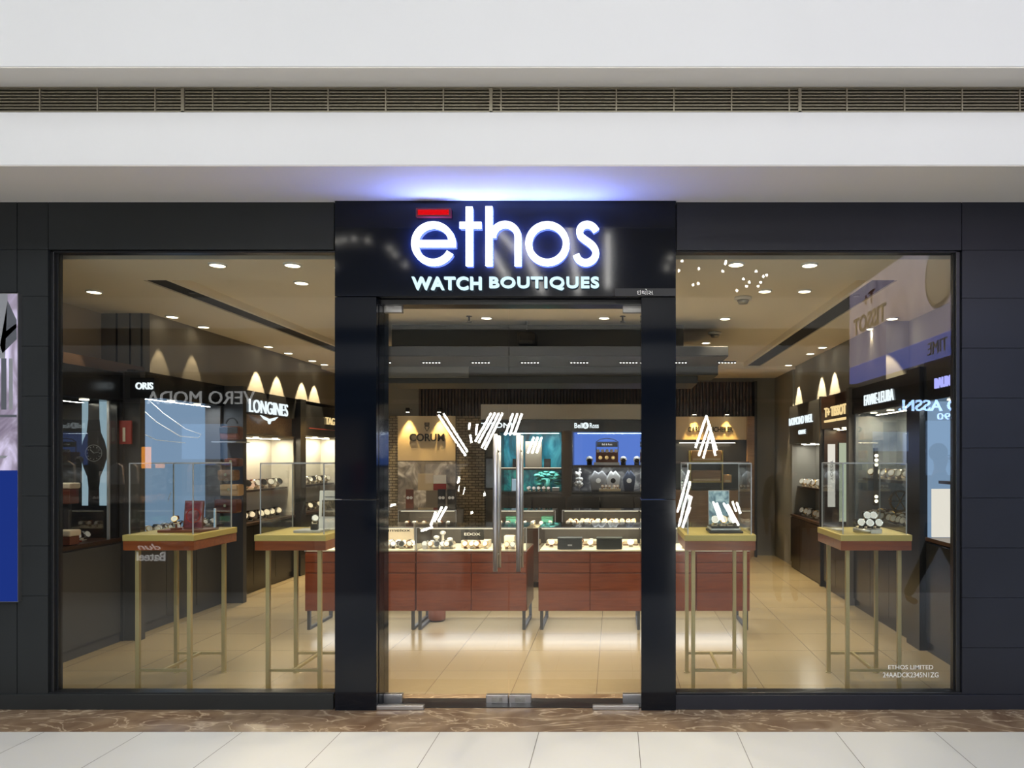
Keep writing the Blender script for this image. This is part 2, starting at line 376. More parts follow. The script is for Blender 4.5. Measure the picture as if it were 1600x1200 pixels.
for i in range(n):
    z = H_LF+hh*(i+.5)/n; mb.box(XL, XR, Y1+.01, Y1+.05, z-.0045, z+.0035)
mb.build('slats', 'grille_metal', g)
mb = MB(); mb.box(XL, XR, Y1+.0, Y1+.03, H_GR-.008, H_GR-.002).box(XL, XR, Y1+.0, Y1+.03, H_LF, H_LF+.006)
mb.build('frame', 'grille_metal', g)
mb = MB()
for k in range(-12, 10):
    x = X(963+90.2*k, Y1); MB().box(x-.004, x+.004, Y1+.004, Y1+.05, H_LF, H_GR-.004).build('divider', 'grille_metal', g)
for q in (285, 767, 1250): x = X(q, Y1); MB().box(x-.009, x+.009, Y1+.0, Y1+.05, H_LF, H_GR-.004).build('divider', 'grille_metal', g)

# ================================================================== FACADE
def F_(px): return X(px, D)
def FZ(py): return Z(py, D)
def cladding(name, px0, px1, rows, m, depth=.05, y=D):
    """stone panels with open joints, on a black backing"""
    mb = MB()
    for a, b in zip(rows, rows[1:]): mb.box(X(px0, y)+.0015, X(px1, y)-.0015, y, y+depth, Z(b, y)+.0015, Z(a, y)-.0015)
    return struct(mb.build(name, m))
rowsR = [315, 391, 466, 544, 622, 700, 778, 856, 934, 1012, 1085]
rowsL = [314, 390, 463, 541, 619, 697, 775, 853, 931, 1085]
cladding('wall_front_left', 27, 75, rowsL, 'slate_panel'); cladding('wall_front_left_edge', -60, 26.5, [314, 390, 457], 'slate_panel')
cladding('wall_front_left_foot', -60, 26.5, [941, 1085], 'slate_panel')
cladding('wall_front_right', 1503, 1700, rowsR, 'slate_panel_blue')
cladding('wall_front_far_left', -700, -61, [314, 1085], 'slate_panel'); cladding('wall_front_far_right', 1701, 2400, [314, 1085], 'slate_panel_blue')
cladding('wall_front_header_left', 75.5, 522, [314, 390], 'slate_panel'); cladding('wall_front_header_right', 1057, 1502.5, [315, 391], 'slate_panel_blue')
sbox('wall_front_backing', 'gap_black', F_(-700), F_(75), D+.05, D+.088, 0, H_SOF)
sbox('wall_front_backing_right', 'gap_black', F_(1503), F_(2400), D+.05, D+.088, 0, H_SOF)
sbox('wall_front_lintel', 'gap_black', F_(75), F_(1503), D+.05, D+.088, FZ(390), H_SOF)
sbox('baseboard_left', 'slate_panel', F_(-700), F_(522), D-.015, D+.1, .0, FZ(1084), bevel=.003)
sbox('baseboard_right', 'slate_panel_blue', F_(1055), F_(2400), D-.015, D+.1, .0, FZ(1085), bevel=.003)
# window surrounds and panes
def window(i, x0, x1, gx0, gx1, label):
    yg = D+.055; zt, zb0 = Z(397, yg), Z(1078, yg)
    t = thing('window_%d' % i, label, 'window', ((x0+x1)/2, D+.1, FZ(1085)), kind='structure')
    mb = MB()
    if gx0 > x0+.01: mb.box(x0, gx0-.012, D+.02, D+.09, FZ(1085), FZ(390))
    if gx1 < x1-.01: mb.box(gx1+.008, x1, D+.02, D+.09, FZ(1085), FZ(390))
    mb.box(x0, x1, D+.02, D+.09, zt, FZ(390)); mb.box(x0, x1, D+.0, D+.09, FZ(1085), zb0)
    mb.build('frame', 'black_frame', t, bevel=.003)
    mb = MB()
    if gx0 > x0+.01: mb.box(gx0-.012, gx0, D+.045, D+.085, zb0, zt)
    if gx1 < x1-.01: mb.box(gx1, gx1+.008, D+.045, D+.085, zb0, zt)
    mb.build('bead', 'black_frame', t)
    MB().box(gx0, gx1, yg, yg+.005, zb0, zt).build('pane', 'shop_glass', t)
    return t
W1 = window(1, F_(75), F_(522), X(93, D+.055), F_(522), 'large glass shop window left of the entrance portal')
W2 = window(2, F_(1057), F_(1503), F_(1057), X(1488, D+.055), 'large glass shop window right of the entrance portal')
t = thing('window_lettering', 'small white company name and tax number lettering on the right window glass', 'lettering', P(1423, 1050, D+.05))
text('lettering', 'ETHOS LIMITED', 'chip_light', P(1423, 1042.5, D+.053), 71*D/F, 7*D/F, parent=t, depth=.001, bold=.01)
text('lettering', '24AADCK2345N1ZG', 'chip_light', P(1423, 1054.5, D+.053), 88*D/F, 8*D/F, parent=t, depth=.001, bold=.01)
# portal
YP = D-.03
def PX(px): return X(px, YP)
def PZ(py): return Z(py, YP)
struct(MB().box(PX(523), PX(588), YP, D+.22, 0, PZ(781)).box(PX(523), PX(588), YP, D+.22, PZ(780), PZ(464)).build('pillar_left', 'black_gloss', bevel=.002))
struct(MB().box(PX(1002), PX(1056), YP, D+.22, 0, PZ(781)).box(PX(1002), PX(1056), YP, D+.22, PZ(780), PZ(464)).build('pillar_right', 'black_gloss', bevel=.002))
struct(MB().box(PX(523), PX(1056), YP, D+.22, PZ(463), H_SOF-.005).build('wall_front_sign_panel', 'black_gloss', bevel=.002))
sbox('trim_1', 'black_gloss', PX(588), X(600, D+.12), D+.02, D+.22, 0, PZ(464))
sbox('trim_2', 'black_frame', X(600, D+.12), PX(1002), D+.05, D+.2, Z(479, D+.12), PZ(464))
sbox('trim_3', 'black_frame', PX(588), PX(1002), D+.02, D+.2, 0, Z(1098, D+.12)+.004)

# ------- sign
SY = YP-.045
def S(x, y): return ((510+x/2.857-CX)*SY/F, EYE+(CY-(300+y/2.857))*SY/F)
k = SY/F/2.857
sg = thing('illuminated_sign', 'white glowing letters with a red bar above, on the black panel over the door', 'shop sign', (S(800, 325)[0], YP, S(0, 325)[1]))
def letter(strokes, m='sign_white', nm='letter', wd=29):
    mb = MB()
    for s_ in strokes:
        pts, cl = s_ if isinstance(s_, tuple) and isinstance(s_[1], bool) else (s_, False)
        mb.ribbon(pts, wd*k, SY+.012, SY+.035, 0, cl)
    return face_sides(mb.build(nm, [m, 'sign_side'], sg))
def face_sides(o):
    for p in o.data.polygons:
        if p.normal.y > -.9: p.material_index = 1
    return o
ex, ez = S(474, 226); r = 84*k
letter([arc(ex, ez, r, 0, math.radians(332)), [(ex-r, ez+.0), (ex+r+.5*29*k, ez)]])
def rect(x0, y0, x1, y1, nm='letter', m='sign_white', y=(.012, .035)):
    a = S(x0, y0); b = S(x1, y1); return MB().box(a[0], b[0], SY+y[0], SY+y[1], b[1], a[1])
mb = rect(620, 62, 649, 325); a = S(592, 130); b = S(688, 157); mb.box(a[0], b[0], SY+.0125, SY+.0345, b[1], a[1]); face_sides(mb.build('letter', ['sign_white', 'sign_side'], sg))
mb = rect(708, 60, 738, 325); cx_, cz_ = S(796, 197)
mb.ribbon(arc(cx_, cz_, 57*k, PI, 0, 24)+[(cx_+57*k, S(0, 325)[1])], 29*k, SY+.0125, SY+.0345)
face_sides(mb.build('letter', ['sign_white', 'sign_side'], sg))
ox, oz = S(985, 226); letter([(arc(ox, oz, 84*k, 0, 2*PI*59/60, 59), True)])
sp = [(1204,168),(1190,150),(1166,140),(1142,147),(1130,166),(1134,190),(1152,207),(1172,221),(1192,240),(1202,265),(1194,292),(1172,308),(1148,310),(1126,298),(1114,276)]
fine = []
for i in range(len(sp)-1):
    p0 = sp[max(i-1, 0)]; p1 = sp[i]; p2 = sp[i+1]; p3 = sp[min(i+2, len(sp)-1)]
    for j in range(4):
        t_ = j/4; q = []
        for c in (0, 1): q.append(.5*((2*p1[c])+(-p0[c]+p2[c])*t_+(2*p0[c]-5*p1[c]+4*p2[c]-p3[c])*t_*t_+(-p0[c]+3*p1[c]-3*p2[c]+p3[c])*t_**3))
        fine.append(S(*q))
letter([fine+[S(*sp[-1])]])
o = rect(403, 73, 547, 102).build('red_bar', 'sign_red', sg, bevel=.004); o['label'] = 'red glowing bar above the first letter'
a = S(397, 68); b = S(553, 107); MB().box(a[0], b[0], SY+.012, SY+.045, b[1], a[1]).build('bar_housing', mat('red_housing', (.12, .005, .005), .4), sg)
for wd_, x0, x1 in (('WATCH', 378, 690), ('BOUTIQUES', 726, 1217)):
    a = S(x0, 376); b = S(x1, 434); text('lettering', wd_, 'sign_small', ((a[0]+b[0])/2, SY+.02, (a[1]+b[1])/2), b[0]-a[0], a[1]-b[1], parent=sg, depth=.03, bold=.022, spacing=1.1)
# small black name plate with Gujarati script
t = thing('name_plate', 'small black plate with white script under the right end of the sign', 'name plate', P(1008, 463, YP-.03))
MB().box(X(961, YP-.03), X(1056, YP-.03), YP-.02, YP-.001, Z(462, YP-.03), Z(450, YP-.03)).build('plate', 'matt_black', t)
text('lettering', 'ઇથોસ', 'chip_light', P(1008, 456, YP-.024), 25*SY/F, 9*SY/F, parent=t, depth=.002)

# ------- entrance doors
YD = D+.12
def door(i, x0, x1, hinge, label):
    t = thing('door_%d' % i, label, 'door', ((x0+x1)/2, YD, .03), kind='structure')
    MB().box(x0, x1, YD, YD+.005, Z(1097, YD), Z(481, YD)).build('pane', 'door_glass', t)
    hx = x0 if hinge < 0 else x1; s = 1 if hinge < 0 else -1
    mb = MB().box(hx, hx+s*.125, YD-.015, YD+.027, Z(1101, YD), Z(1084, YD)); mb.build('patch_fitting', 'steel', t, bevel=.003)
    mb = MB().box(hx, hx+s*.125, YD-.015, YD+.027, Z(489, YD), Z(476, YD)); mb.build('patch_fitting', 'steel_dull', t, bevel=.003)
    cx = x1 if hinge < 0 else x0
    l = MB().box(cx, cx-s*.148, YD-.015, YD+.027, Z(1100, YD), Z(1085, YD)).build('lock_case', 'steel', t, bevel=.003)
    mb = MB().box(cx-s*.04, cx-s*.11, YD-.019, YD-.015, Z(1096, YD), Z(1088, YD)).cyl((cx-s*.075, YD-.023, Z(1092, YD)), (cx-s*.075, YD-.015, Z(1092, YD)), .009)
    mb.build('lock_plate', 'steel_dull', l)
    hxx = X(774 if hinge < 0 else 810, YD-.07)
    h = MB().cyl((hxx, YD-.07, Z(893, YD-.07)), (hxx, YD-.07, Z(678, YD-.07)), .0155, 20).build('handle', 'steel', t)
    h2 = MB().cyl((hxx+.0, YD+.08, Z(891, YD-.05)), (hxx, YD+.08, Z(680, YD-.05)), .0155, 20).build('handle', 'steel', t)
    mb = MB()
    for zz in (Z(705, YD), Z(868, YD)): mb.cyl((hxx, YD-.07, zz), (hxx, YD+.08, zz), .008, 10)
    mb.build('handle_bolt', 'steel_dull', t)
    return t
door(1, X(600, YD), X(794.3, YD), -1, 'frameless glass door leaf on the left of the entrance with steel pull bar')
door(2, X(795.7, YD), X(1002, YD), 1, 'frameless glass door leaf on the right of the entrance with steel pull bar')
for a, b, lab in ((580, 663, 'brushed steel floor pivot plate at the left foot of the entrance'), (926, 998, 'brushed steel floor pivot plate at the right foot of the entrance')):
    yy = D+.0; tag(MB().box(X(a, yy), X(b, yy), D-.02, D+.10, .0, .0).v and MB().box(X(a, yy), X(b, yy), D-.022, D+.018, .001, .028).build('pivot_plate', 'steel', bevel=.003), lab, 'pivot plate')

# ------- poster panel
yq = D-.034
t = thing('lit_poster', 'tall lit poster, lilac city photo over deep blue, at the left edge', 'poster', (F_(-60), D-.02, FZ(940)))
MB().box(X(-130, yq), X(27.5, yq), D-.03, D+.05, Z(941, yq), Z(458, yq)).build('poster_frame', 'steel_dull', t)
MB().box(X(-128, yq), X(26.5, yq), D-.034, D-.03, Z(735, yq), Z(459, yq)).build('photo', 'poster_city', t)
yp = D-.0342
for (pts, m_) in (([(-60, 459), (12, 459), (8, 560), (-60, 560)], 'card_silver'), ([(12, 470), (26, 500), (26, 530), (4, 552), (0, 540)], 'shirt_grey'), ([(6, 520), (26, 505), (26, 512), (8, 530)], 'card_white'), ([(2, 560), (10, 560), (10, 640), (2, 640)], 'shirt_grey'),
                  ([(14, 560), (20, 560), (20, 640), (14, 640)], 'card_silver'), ([(-60, 648), (26, 648), (26, 652), (-60, 652)], 'shirt_grey'), ([(-60, 712), (12, 712), (8, 716), (-60, 716)], 'card_silver')):
    MB().prism([(X(a, yp), Z(b, yp)) for a, b in pts], 'y', yp-.0005, yp+.0001).build('photo_detail', m_, t)
MB().box(X(-128, yq), X(26.5, yq), D-.034, D-.03, Z(940, yq), Z(735, yq)).build('blue_field', 'poster_blue', t)

# ================================================================== SHOP SHELL
HC = 3.01; HM = 3.07; ZB = 12.4; XW_L = -4.4; XW_R = 2.72
struct(MB().box(-5.4, 3.6, D+.3, ZB+.3, -.1, 0).build('floor_shop', 'shop_tile'))
sbox('ceiling_front_band', 'shop_ceiling', -5.2, 3.3, D+.25, 5.69, HC, HC+.3)
sbox('ceiling_side_band_left', 'shop_ceiling', -5.2, -3.63, 5.69, 11.1, HC, HC+.3)
sbox('ceiling_side_band_right', 'shop_ceiling', 2.18, 3.3, 5.69, 11.1, HC, HC+.3)
sbox('ceiling_back_band', 'shop_ceiling', -5.2, 3.3, 11.1, ZB, HC-.04, HC+.3)
sbox('ceiling_slot_left', 'gap_black', -3.63, -3.45, 5.69, 11.1, HC+.012, HC+.3)
sbox('ceiling_slot_right', 'gap_black', 1.985, 2.18, 5.69, 11.1, HC+.012, HC+.3)
sbox('ceiling_coffer', 'shop_ceiling', -3.45, 1.985, 5.69, 11.1, HM, HM+.2)
struct(MB().box(-3.45, -3.41, 5.69, 11.1, HC, HM+.05).box(1.945, 1.985, 5.69, 11.1, HC, HM+.05).build('ceiling_coffer_edge', 'shop_ceiling'))
sbox('wall_back', 'wall_grey', -5.3, 3.4, ZB, ZB+.2, 0, HC+.2)
sbox('wall_left', 'wall_taupe', -5.3, -5.05, D+.2, ZB, 0, HC+.2)
sbox('wall_left_near', 'wall_beige', -5.05, -4.86, D+.26, 7.0, 2.42, HC)
sbox('wall_left_near_beam', 'beam_brown', -4.86, -4.45, D+.26, 7.0, 2.405, 2.50)
sbox('wall_right', 'wall_grey', 3.2, 3.4, D+.2, ZB, 0, HC+.2)
sbox('wall_left_upper', 'wall_taupe', -5.05, XW_L, 7.0, ZB, 2.45, HC+.1)
sbox('wall_right_upper', 'wall_grey', XW_R, 3.2, 7.4, ZB, 2.42, HC+.1)
sbox('wall_right_upper_front', 'wall_grey', 2.95, 3.2, D+.25, 7.4, 2.42, HC+.1)
sbox('wall_right_corner', 'wall_grey', XW_R-.03, 3.2, 11.15, ZB, 0, HC)
# grooves on upper left return wall
struct(MB().box(X(182, 6.99)-.004, X(182, 6.99)+.004, 6.985, 7.0, 2.2, HC).box(X(203, 6.99)-.004, X(203, 6.99)+.004, 6.985, 7.0, 2.2, HC).box(X(221, 6.99)-.004, X(221, 6.99)+.004, 6.985, 7.0, 2.2, HC).build('trim_4', 'matt_black'))
# fluted panel at the back
mb = MB(); x = X(655, ZB-.1)
while x < X(1172, ZB-.1):
    mb.box(x, x+.032, ZB-.1, ZB, Z(651, ZB-.1), 2.90); x += .055
struct(mb.build('wall_back_fluted_cladding', 'dark_wood'))
sbox('wall_back_cladding_backing', 'matt_black', X(655, ZB), X(1178, ZB), ZB-.03, ZB-.001, Z(651, ZB), 2.9)

# ------- ceiling lamps
def downlight(px, py, h, label, power=26, ang=70, col=WARM2, xx=None, n=[0]):
    z = F*(h-EYE)/(CY-py); x = X(px, z) if xx is None else xx
    t = thing('ceiling_downlight', label, 'downlight', (x, z, h-.012), 'round downlights in the shop ceiling')
    mb = MB(); k0 = 24
    mb.ribbon([(0, 0), (1, 0)], .01, 0, 1)  # placeholder cleared below
    mb.v = []; mb.f = []; mb.mi = []; mb.smooth = []
    for (r0, r1, za, zb) in ((.058, .050, 0, 0), (.062, .058, .012, 0)):
        kk = len(mb.v)
        for i in range(k0):
            c, s = math.cos(2*PI*i/k0), math.sin(2*PI*i/k0)
            mb.v += [(x+r0*c, z+r0*s, h-.012+za), (x+r1*c, z+r1*s, h-.012+zb)]
        for i in range(k0): j = (i+1) % k0; mb.face([kk+2*i, kk+2*i+1, kk+2*j+1, kk+2*j], 0, True)
    mb.build('rim', 'card_white', t)
    MB().cyl((x, z, h-.010), (x, z, h-.006), .050, 20).build('lens', 'lamp_warm', t)
    if power: spot('downlight_beam', (x, z, h-.03), power, col, ang, .5 if ang > 60 else .22, size=.03 if ang > 60 else .008)
    return t
def L_(s): return 'round warm downlight '+s
for i, (px, py) in enumerate([(340, 413), (457, 413), (1150, 412), (1265, 413)]):
    downlight(px, py, HC, L_(('in the front ceiling band behind the left window, nearer the slot', 'in the front ceiling band behind the left window, nearer the portal', 'in the front ceiling band behind the right window, nearer the portal', 'in the front ceiling band behind the right window, second from the portal')[i]), 30, 90)
for px in (690, 880): downlight(px, 413, HC, 'round warm downlight in the front ceiling band, hidden by the shop sign', 35, 95)
for (px, py, w_) in [(1133, 497, 'beside the rear smoke detector'), (1103, 535, 'just above the grey ceiling raft'), (760, 496, 'above the raft, behind the left door leaf'), (944, 496, 'above the raft, behind the right door leaf'),
                 (1195, 454, 'small bright spot near the front smoke detector'), (1257, 454, 'in the coffer near the right sprinkler'), (471, 430.1, 'in the coffer close to the front band'), (560, 470, 'in the coffer behind the left pillar')]:
    if py < 438: py = 441
    downlight(px, py, HM, L_('in the raised coffer '+w_), 0 if 'raft' in w_ else 34, 90)
for (px, py, w_) in [(147, 455, 'first'), (269, 494, 'second'), (318, 510, 'third')]:
    z = F*(HC-EYE)/(CY-py); downlight(px, py, HC, L_('over the left wall, %s from the window' % w_), 14, 48, WARM, xx=max(X(px, z), -4.28 if z > 7 else -4.8))
for (px, py, w_) in [(440, 541, 'nearer'), (471, 551, 'farther')]:
    z = F*(HC-EYE)/(CY-py); downlight(px, py, HC, L_('over the left wall above the winged sign, %s one' % w_), 95, 56, WARM, xx=-4.25)
downlight(505, 563, HC, L_('over the left wall above the farthest bay'), 95, 56, WARM, xx=-4.25)
downlight(520, 569, HC, L_('over the left wall at the back end'), 95, 56, WARM, xx=-4.25)
for (px, py, xx, w_) in [(1283, 542, 2.57, 'third'), (1263, 552, 2.57, 'fourth'), (1229, 570, 2.57, 'fifth'), (1214, 577, 2.57, 'last'), (1407, 497, 2.72, 'second'), (1374, 513, 2.72, 'near')]:
    downlight(px, py, HC, L_('over the right wall, %s from the window' % w_), 95 if xx < 2.6 else 25, 56, WARM, xx=xx)
# sprinklers and detectors
def sprinkler(px, py, h, label):
    z = F*(h-EYE)/(CY-py); p = (X(px, z), z, h)
    t = thing('sprinkler', label, 'sprinkler', (p[0], p[1], h-.06), 'ceiling sprinklers')
    MB().cyl((p[0], z, h-.045), (p[0], z, h), .009, 8).build('pipe', 'dark_grey', t)
    MB().cyl((p[0], z, h-.06), (p[0], z, h-.052), .026, 12).build('deflector', 'dark_grey', t); MB().cyl((p[0], z, h-.004), (p[0], z, h), .03, 12).build('escutcheon', 'dark_grey', t)
sprinkler(300, 447, HM, 'dark ceiling sprinkler left of the left slot'); sprinkler(1338, 452, HM, 'dark ceiling sprinkler close to the right slot')
sprinkler(1218, 532, HM, 'small dark sprinkler far along the right slot'); sprinkler(733, 494, HM, 'dark sprinkler seen through the left door leaf'); sprinkler(973, 494, HM, 'dark sprinkler seen through the right door leaf')
for px, py, lab in ((1161, 464, 'round smoke detector on the ceiling nearest the right window'), (1117, 519, 'smaller smoke detector deeper in the shop ceiling')):
    z = F*(HM-EYE)/(CY-py); x = X(px, z)
    t = thing('smoke_detector', lab, 'smoke detector', (x, z, HM-.06))
    MB().cyl((x, z, HM-.03), (x, z, HM), .075, 20).build('base', 'display_white', t)
    MB().cyl((x, z, HM-.06), (x, z, HM-.03), .04, 16, r2=.055).build('sensor_head', 'steel_dull', t)

# ------- suspended ceiling raft (stepped grey boxes) over the counters
def raft_box(parent, z0, z1, px0, px1, py_top, py_bot, nm='raft_box', m='raft_grey'):
    return MB().box(X(px0, z0), X(px1, z0), z0, z1, Z(py_bot, z0), Z(py_top, z0)).build(nm, m, parent, bevel=.004)
rt = thing('ceiling_raft', 'stepped dark grey hanging ceiling raft with rows of tiny spotlights', 'ceiling raft', (X(840, 7.8), 7.8, Z(545, 7.6)))
raft_box(rt, 7.95, 8.3, 612, 1068, 502, 541)
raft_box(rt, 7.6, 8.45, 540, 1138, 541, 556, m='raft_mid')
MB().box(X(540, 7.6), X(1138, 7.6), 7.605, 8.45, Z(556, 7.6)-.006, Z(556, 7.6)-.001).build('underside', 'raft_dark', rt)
raft_box(rt, 8.5, 9.1, 560, 1122, 569, 586)
raft_box(rt, 8.6, 9.3, 600, 1090, 586, 599)
raft_box(rt, 8.47, 8.5, 590, 732, 571, 590, 'light_panel', 'wall_grey')
for px in (694, 714, 988):
    zz = 7.94; MB().box(X(px, zz)-.018, X(px, zz)+.018, zz-.02, zz+.02, Z(505, zz), HM+.01).build('hanging_rod', 'raft_grey', rt)
zb = Z(556, 7.6)-.007
for k_ in range(8):
    px = 612+77*k_ - 14
    x0 = X(px-16, 8.0)
    fx = MB().box(x0-.01, x0+.20, 7.97, 8.03, zb-.012, zb+.001).build('spot_strip', 'matt_black', rt)
    for j in range(6): MB().cyl((x0+.02+j*.034, 8.0, zb-.016), (x0+.02+j*.034, 8.0, zb-.012), .007, 10).build('led', 'lamp_white', fx)
    spot('led_beam', (x0+.1, 8.0, zb-.05), 30, NEUT, 100, .6)
t = thing('hanging_speaker', 'black rounded speaker hanging in front of the grey raft', 'speaker', P(820, 541, 7.7))
MB().box(X(809, 7.7), X(838, 7.7), 7.62, 7.85, Z(540, 7.7), Z(519, 7.7)).build('body', 'matt_black', t, bevel=.03)
MB().box(X(812, 7.6), X(835, 7.6), 7.612, 7.622, Z(531, 7.6), Z(522, 7.6)).build('grille', 'satin_black', t)
MB().cyl((X(823, 7.74), 7.74, Z(520, 7.7)), (X(823, 7.74), 7.74, HM), .01, 8).build('hanging_rod', 'dark_grey', t)
# front spot track above the door
t = thing('spotlight_track', 'black ceiling track with three clusters of four tiny spots above the doors', 'spotlight track', (X(800, 5.3), 5.3, HC-.12))
MB().box(X(598, 5.3), X(1010, 5.3), 5.25, 5.36, Z(476, 5.3), HC-.001).build('track', 'matt_black', t, bevel=.003)
for px in (685, 797, 909):
    mb = MB()
    for j in range(4): x = X(px-11.5+7.5*j, 5.3); mb.cyl((x, 5.3, Z(476, 5.3)-.008), (x, 5.3, Z(476, 5.3)), .012, 10)
    mb.build('spot_cluster', 'lamp_warm', t); spot('track_beam', (X(px, 5.3), 5.32, Z(476, 5.3)-.04), 30, WARM2, 95, .6)

# ================================================================== WATCHES (small repeats)
def watch_mesh(strap, case, dial='matt_black'):
    mb = MB(); r = .027; wdt = .0095; n = 18
    k = 0
    for i in range(n+1):   # strap loop standing on its cuff, opening to the back-bottom
        a = math.radians(-60+300*i/n)
        for rr, xx in ((r, -wdt), (r, wdt), (r-.003, wdt), (r-.003, -wdt)):
            mb.v.append((xx, -rr*math.cos(a-PI/2+.6)*1.0, r+rr*math.sin(a-PI/2+.6)))
    for i in range(n):
        for j in range(4): mb.face([4*i+j, 4*i+4+j, 4*i+4+(j+1) % 4, 4*i+(j+1) % 4], 0, True)
    mb.face([0, 1, 2, 3]); e = 4*n; mb.face([e+3, e+2, e+1, e])
    c = Vector((0, -r-.001, r+.006)); d = Vector((0, -1, .45)).normalized()
    mb.cyl(c, c+d*.009, .0195, 18, 1); mb.cyl(c+d*.009, c+d*.0095, .016, 18, 2)
    mb.cyl(c+Vector((.019, 0, 0))+d*.004, c+Vector((.024, 0, 0))+d*.004, .003, 6, 1)
    mb.cyl((0, 0, .008), (0, .0, .012), .016, 10, 3); mb.box(-.013, .013, -.016, .018, 0, .010, 3)
    o = mb.build('w', [strap, case, dial, 'display_cream'], origin=(0, 0, 0)); me = o.data; bpy.data.objects.remove(o); return me
WM = {'steel': watch_mesh('watch_steel', 'watch_steel', 'watch_white'), 'black': watch_mesh('matt_black', 'watch_steel', 'watch_white'),
      'gold': watch_mesh('leather_brown', 'watch_gold', 'watch_white'), 'dark': watch_mesh('watch_steel', 'watch_steel', 'matt_black'), 'white': watch_mesh('watch_white', 'watch_gold', 'watch_white')}
def watch(kind, loc, rz, label, group, sc_=1.0):
    o = bpy.data.objects.new('wristwatch', WM[kind]); COL.objects.link(o); o.location = loc; o.rotation_euler = (0, 0, rz); o.scale = (sc_,)*3
    return tag(o, label, 'watch', group)
def watch_row(kinds, p0, p1, n, rz, label, group, sc_=1.35, jit=.008):
    p0 = Vector(p0); p1 = Vector(p1)
    for i in range(n):
        p = p0.lerp(p1, (i+.5)/n)+Vector((random.uniform(-jit, jit), random.uniform(-jit, jit), 0))
        watch(kinds[i % len(kinds)], p, rz+random.uniform(-.25, .25), label, group, sc_)

# ================================================================== DISPLAY TABLES BEHIND THE GLASS
TW, TD, TH = .498, .59, 1.107
def display_table(label):
    t = thing('display_table', label, 'display table', (0, 0, 0), 'tall gold-legged display tables')
    MB().box(-TW/2, TW/2, 0, TD, TH-.042, TH).build('table_top', 'gold_slab', t, bevel=.002)
    MB().box(-TW/2+.003, TW/2-.003, .003, TD-.003, TH-.108, TH-.042).build('apron', 'apron_wood', t, bevel=.002)
    li = .067; s = .0135
    for x in (-TW/2+li, TW/2-li):
        for y in (li, TD-li):
            l = MB().box(x-s, x+s, y-s, y+s, .006, TH-.108).build('leg', 'gold_leg', t, bevel=.002)
            MB().cyl((x, y, 0), (x, y, .006), .022, 12).build('foot', 'gold_leg', l)
    a = TW/2-li-s
    MB().box(-a, a, li-.009, li+.009, .139, .157).build('stretcher', 'gold_leg', t)
    MB().box(-a, a, TD-li-.009, TD-li+.009, .139, .157).build('stretcher', 'gold_leg', t)
    MB().box(-.009, .009, li+.009, TD-li-.009, .139, .157).build('stretcher', 'gold_leg', t)
    ci = .027; x0, x1, y0, y1 = -TW/2+ci, TW/2-ci, ci+.01, TD-ci-.01; z0, z1 = TH, 1.605; g = .006
    c = MB().box(x0, x1, y0, y0+g, z0, z1).box(x0, x1, y1-g, y1, z0, z1).box(x0, x0+g, y0+g, y1-g, z0, z1).box(x1-g, x1, y0+g, y1-g, z0, z1).build('glass_case', 'case_glass', t)
    mb = MB(); e = .0035
    for xx in (x0, x1):
        for yy in (y0, y1): mb.box(xx-e, xx+e, yy-e, yy+e, z0, z1)
    for xx in (x0, x1): mb.box(xx-e, xx+e, y0, y1, z1-e, z1+e)
    for yy in (y0, y1): mb.box(x0, x1, yy-e, yy+e, z1-e, z1+e)
    mb.build('case_edge', 'card_silver', c)
    MB().box(x0+.004, x1-.004, y0+.004, y1-.004, z1-.004, z1+.002).build('case_lid', 'case_glass', c)
    return t
YT = 5.14
tx = [X(247, YT), X(453, YT), X(1125.5, YT), X(1369.5, YT)]
labs = ['gold-topped display table farthest left, holding a red round-dial picture in its glass case', 'gold-topped display table beside the left pillar, with a white picture card in its glass case',
        'gold-topped display table beside the right pillar, with a blue portrait card in its glass case', 'gold-topped display table farthest right, with five watches on a round stand in its glass case']
T0 = display_table(labs[0]); tabs = [T0]
for i in (1, 2, 3): tabs.append(dup(T0, label=labs[i]))
for i, t in enumerate(tabs): t.location = (tx[i], YT, 0)

def easel_card(name, x0, x1, y, z0, z1, mframe, mpic, label, cat, tiltd=8, inset=.008, inner=None, rz=0):
    """framed card leaning back on its base"""
    t = thing(name, label, cat, ((x0+x1)/2, y, z0)); h = z1-z0; wd = x1-x0
    MB().box(x0, x1, y, y+.012, z0, z1).build('card', mframe, t, bevel=.002)
    a = inner or (inset, inset, inset, inset)
    MB().box(x0+a[0], x1-a[1], y-.002, y, z0+a[2], z1-a[3]).build('picture', mpic, t)
    t.rotation_euler = (-math.radians(tiltd), 0, rz)
    return t
# table 1 contents
cx = tx[0]
bx = tag(MB().box(cx-.10, cx+.21, YT+.15, YT+.40, TH+.001, TH+.018).build('display_tray', 'leather_brown', bevel=.003), 'flat brown display tray under the red picture in the left table case', 'tray')
t = easel_card('picture_block', cx+.035, cx+.175, YT+.24, TH+.02, TH+.225, 'leather_brown', 'picture_red', 'brown framed dial picture in the glass case of the leftmost table', 'picture', 6)
mb = MB(); mb.ribbon(arc(cx+.105, TH+.115, .05, 0, 2*PI*39/40, 39), .006, YT+.234, YT+.238, 0, True); o = mb.build('dial_ring', 'shop_red', t)
t = thing('watch_holder', 'small brown cuff holder with a watch in front of the red picture', 'watch holder', (cx+.02, YT+.18, TH+.02))
MB().box(cx-.01, cx+.045, YT+.16, YT+.21, TH+.019, TH+.032).box(cx+.012, cx+.022, YT+.18, YT+.19, TH+.03, TH+.06).build('base', 'leather_brown', t)
watch('gold', (cx+.018, YT+.185, TH+.062), .2, 'brown strap watch on the cuff holder before the red picture', None, 1.1)
